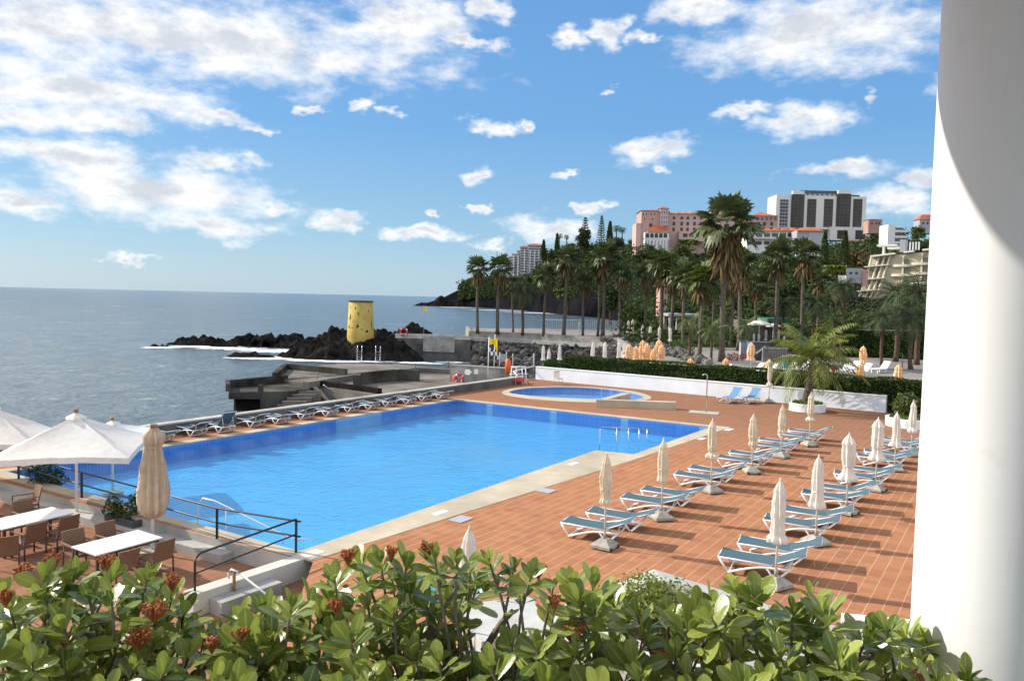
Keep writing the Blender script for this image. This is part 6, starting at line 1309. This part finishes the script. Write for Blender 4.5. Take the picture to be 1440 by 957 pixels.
w0, w1 = G(640, 850, .5), G(745, 838, .5); dv = (w1-w0).normalized(); q = MB(); sn = Vector((dv.y, -dv.x, 0)); q.prism([w0, w1, w1+sn*1.6, w0+sn*1.6], 0, .5); tag(q.build('low_wall', 'pale_plaster'), 'low pale wall block glimpsed between the flowering shrub branches', 'wall')
w0, w1 = G(1183, 861, .6), G(1300, 872, .6); dv = (w1-w0).normalized(); sn = Vector((dv.y, -dv.x, 0)); t = thing('low_wall', 'low white wall with ledge beside the column', 'wall')
MB().prism([w0, w1, w1+sn*.25, w0+sn*.25], -.1, .6).build('wall', 'white_plaster', t); MB().prism([w0+sn*.253, w1+sn*.253, w1+sn*.8, w0+sn*.8], -.1, .32).build('ledge', 'white_plaster', t)
# ---- foreground shrubs -------------------------------------------------
def leaf(mb, o, d, up, ln, wd, r, curl=.12, fold=.16):
    d = d.normalized(); s = d.cross(up).normalized(); n_ = s.cross(d)
    prof = [(0, .10), (.18, .42), (.42, .86), (.66, 1.0), (.85, .80), (.96, .40), (1.0, .08)]; vs = []
    for (t_, w_) in prof:
        c = o+d*(ln*t_)+n_*(-curl*ln*t_*t_); ww = wd*.5*w_
        vs += [c-s*ww+n_*(fold*ww), c, c+s*ww+n_*(fold*ww)]
    mb.add(vs, [(3*i+j, 3*i+j+1, 3*i+j+4, 3*i+j+3) for i in range(6) for j in (0, 1)], True)
sil = [(-40, 835), (0, 825), (60, 800), (110, 800), (160, 800), (205, 800), (240, 825), (262, 850), (290, 885), (320, 880), (345, 858), (375, 845), (405, 842), (440, 835), (470, 800), (500, 778), (540, 778), (575, 785), (610, 772), (640, 780), (665, 790), (690, 778), (720, 790), (748, 795), (775, 812), (800, 808), (835, 812), (860, 835), (900, 850), (940, 852), (975, 845), (1005, 835), (1035, 815), (1065, 828), (1092, 868), (1120, 845), (1145, 822), (1165, 850), (1195, 885), (1225, 880), (1250, 872), (1275, 880), (1300, 895), (1330, 918), (1360, 945), (1385, 985)]
def silh(px):
    for a, b_ in zip(sil, sil[1:]):
        if px <= b_[0]: return a[1]+(b_[1]-a[1])*(px-a[0])/(b_[0]-a[0])
    return 1000
GAPS = [(285, 858, 38), (690, 872, 44), (745, 868, 26), (1215, 905, 34), (915, 820, 40), (660, 918, 26), (800, 905, 14)]
rs = random.Random(12); tops = []
for (px, py) in sil[1:-1]: tops.append((px+rs.uniform(-6, 6), py+14, 2.0+rs.uniform(-.1, .15)))
for i in range(2400):
    px = rs.uniform(-60, 1375); y0 = silh(px)
    if y0 > 1020: continue
    py = y0+25+(1075-y0)*rs.random(); f = (py-y0)/(1030-y0)
    if any((px-a)**2+(py-b_)**2 < c*c for a, b_, c in GAPS): continue
    Y = 2.15-.45*min(1, f)+rs.uniform(-.18, .18)
    spc = 22 if py < 900 else 23
    if any((px-q[0])**2+((py-q[1])*1.1)**2 < spc*spc for q in tops): continue
    tops.append((px, py, Y))
NSH = 5; bases = [Vector((-1.25, 1.95, 4.55)), Vector((-.55, 1.9, 4.55)), Vector((.02, 1.9, 4.5)), Vector((.52, 1.95, 4.55)), Vector((1.02, 1.95, 4.5))]
labs = ['glossy-leaved shrub with rusty flower heads at the lower left corner', 'glossy-leaved shrub with rust flowers under the white handrail', 'tallest flowering shrub in the middle foreground, bare branches showing', 'leafy shrub with one rusty flower head in front of the raised bed', 'leafy shrub touching the white column at lower right']
shr = [thing('flowering_shrub', labs[i], 'shrub', (0, 0, 0), 0, 'flowering shrubs in the foreground') for i in range(NSH)]
LM = [MB() for _ in range(NSH)]; BR = [MB() for _ in range(NSH)]
edges_ = [330, 470, 790, 1040]
def which(px):
    px += rs.uniform(-45, 45)
    return sum(px > e for e in edges_)
S.view_layers[0].update()
for (px, py, Y) in tops:
    k = which(px); o = P(px, py, Y); b_ = bases[k]; ax = (o-b_); ax.z *= 1.2; ax = (ax.normalized()+Vector((rs.uniform(-.5, .5), rs.uniform(-.55, .2), rs.uniform(.1, .6)))).normalized()
    m1 = o-ax*.13; m2 = b_.lerp(o, .35)+Vector((rs.uniform(-.04, .04), rs.uniform(-.03, .03), 0)); BR[k].tube([b_+Vector((rs.uniform(-.06, .06), rs.uniform(-.06, .06), 0)), m2, m1, o], [.008, .006, .0042, .003], 5, cap=False)
    u = ax.cross(Vector((.3, 1, .2))).normalized(); v = ax.cross(u); n = rs.randint(9, 13); sc = rs.uniform(.68, 1.18)
    for i in range(n):
        a = i*2.39996+rs.uniform(-.25, .25); f = i/(n-1); tilt = R(20+68*f+rs.uniform(-10, 10)); rad = u*math.cos(a)+v*math.sin(a); d = ax*math.cos(tilt)+rad*math.sin(tilt)
        up = ax*math.sin(tilt)-rad*math.cos(tilt)
        up = (up+Vector((rs.uniform(-.3, .3),)*3)).normalized()
        ln = .087*sc*(.62+.38*f)*rs.uniform(.85, 1.15); leaf(LM[k], o-ax*(.05*f*sc)+d*.006, d, up, ln, ln*rs.uniform(.40, .58), rs, rs.uniform(-.02, .2), rs.uniform(.05, .3))
for k in range(NSH):
    BR[k].tube([bases[k]-Vector((0, 0, .3)), bases[k], bases[k]+Vector((0, 0, .1))], [.02, .016, .01], 7); BR[k].build('branches', 'twig', shr[k]); fo = LM[k].build('foliage', 'shrub_leaf', shr[k]); at_ = fo.data.attributes.new('rib', 'FLOAT', 'POINT'); at_.data.foreach_set('value', [0., 1., 0.]*(len(LM[k].v)//3))
# bare branches in the centre and at the right
for (k, pts) in ((2, [(640, 985), (612, 925), (598, 880), (628, 850), (645, 822)]), (2, [(600, 890), (560, 905), (520, 920)]), (2, [(612, 880), (585, 895), (555, 900)]), (2, [(680, 915), (705, 875), (722, 858)]), (4, [(1190, 985), (1180, 920), (1172, 905)]), (4, [(1190, 945), (1215, 925), (1245, 918)]), (0, [(150, 880), (110, 860), (60, 835)])):
    MB().tube([P(x, y, 2.0) for x, y in pts], [.010-.0014*i for i in range(len(pts))], 7).build('branch', 'twig', shr[k])
fls = [(32, 792, 0), (76, 776, 0), (8, 828, 0), (150, 778, 0), (216, 850, 0), (195, 888, 0), (95, 893, 0), (243, 806, 0), (12, 918, 0), (490, 770, 2), (550, 766, 2), (600, 762, 2), (474, 840, 2), (338, 880, 1), (806, 880, 3), (928, 915, 3), (757, 790, 2), (780, 835, 3), (1290, 948, 4), (298, 893, 1)]
for (px, py, k) in fls:
    big = px in (806, 216, 195); c = P(px, py+9, 1.88 if py > 800 else 1.97); q = MB(); rad = .033 if big else rs.uniform(.017, .024)
    for i in range(70 if big else 42):
        a = rs.random()*6.283; e = rs.random(); d = Vector((math.cos(a)*math.sqrt(1-e*e*.7), math.sin(a)*math.sqrt(1-e*e*.7), e*.75)); p_ = c+d*rad*rs.uniform(.5, 1.05); s_ = rs.uniform(.0025, .0045)
        q.add([p_+Vector(v)*s_*Vector((1, 1, 1)).x for v in ico], icf, True)
        q.tube([c-Vector((0, 0, .03)), p_], .0013, 3, cap=False)
    q.build('flower_head', 'flower_rust', shr[k])
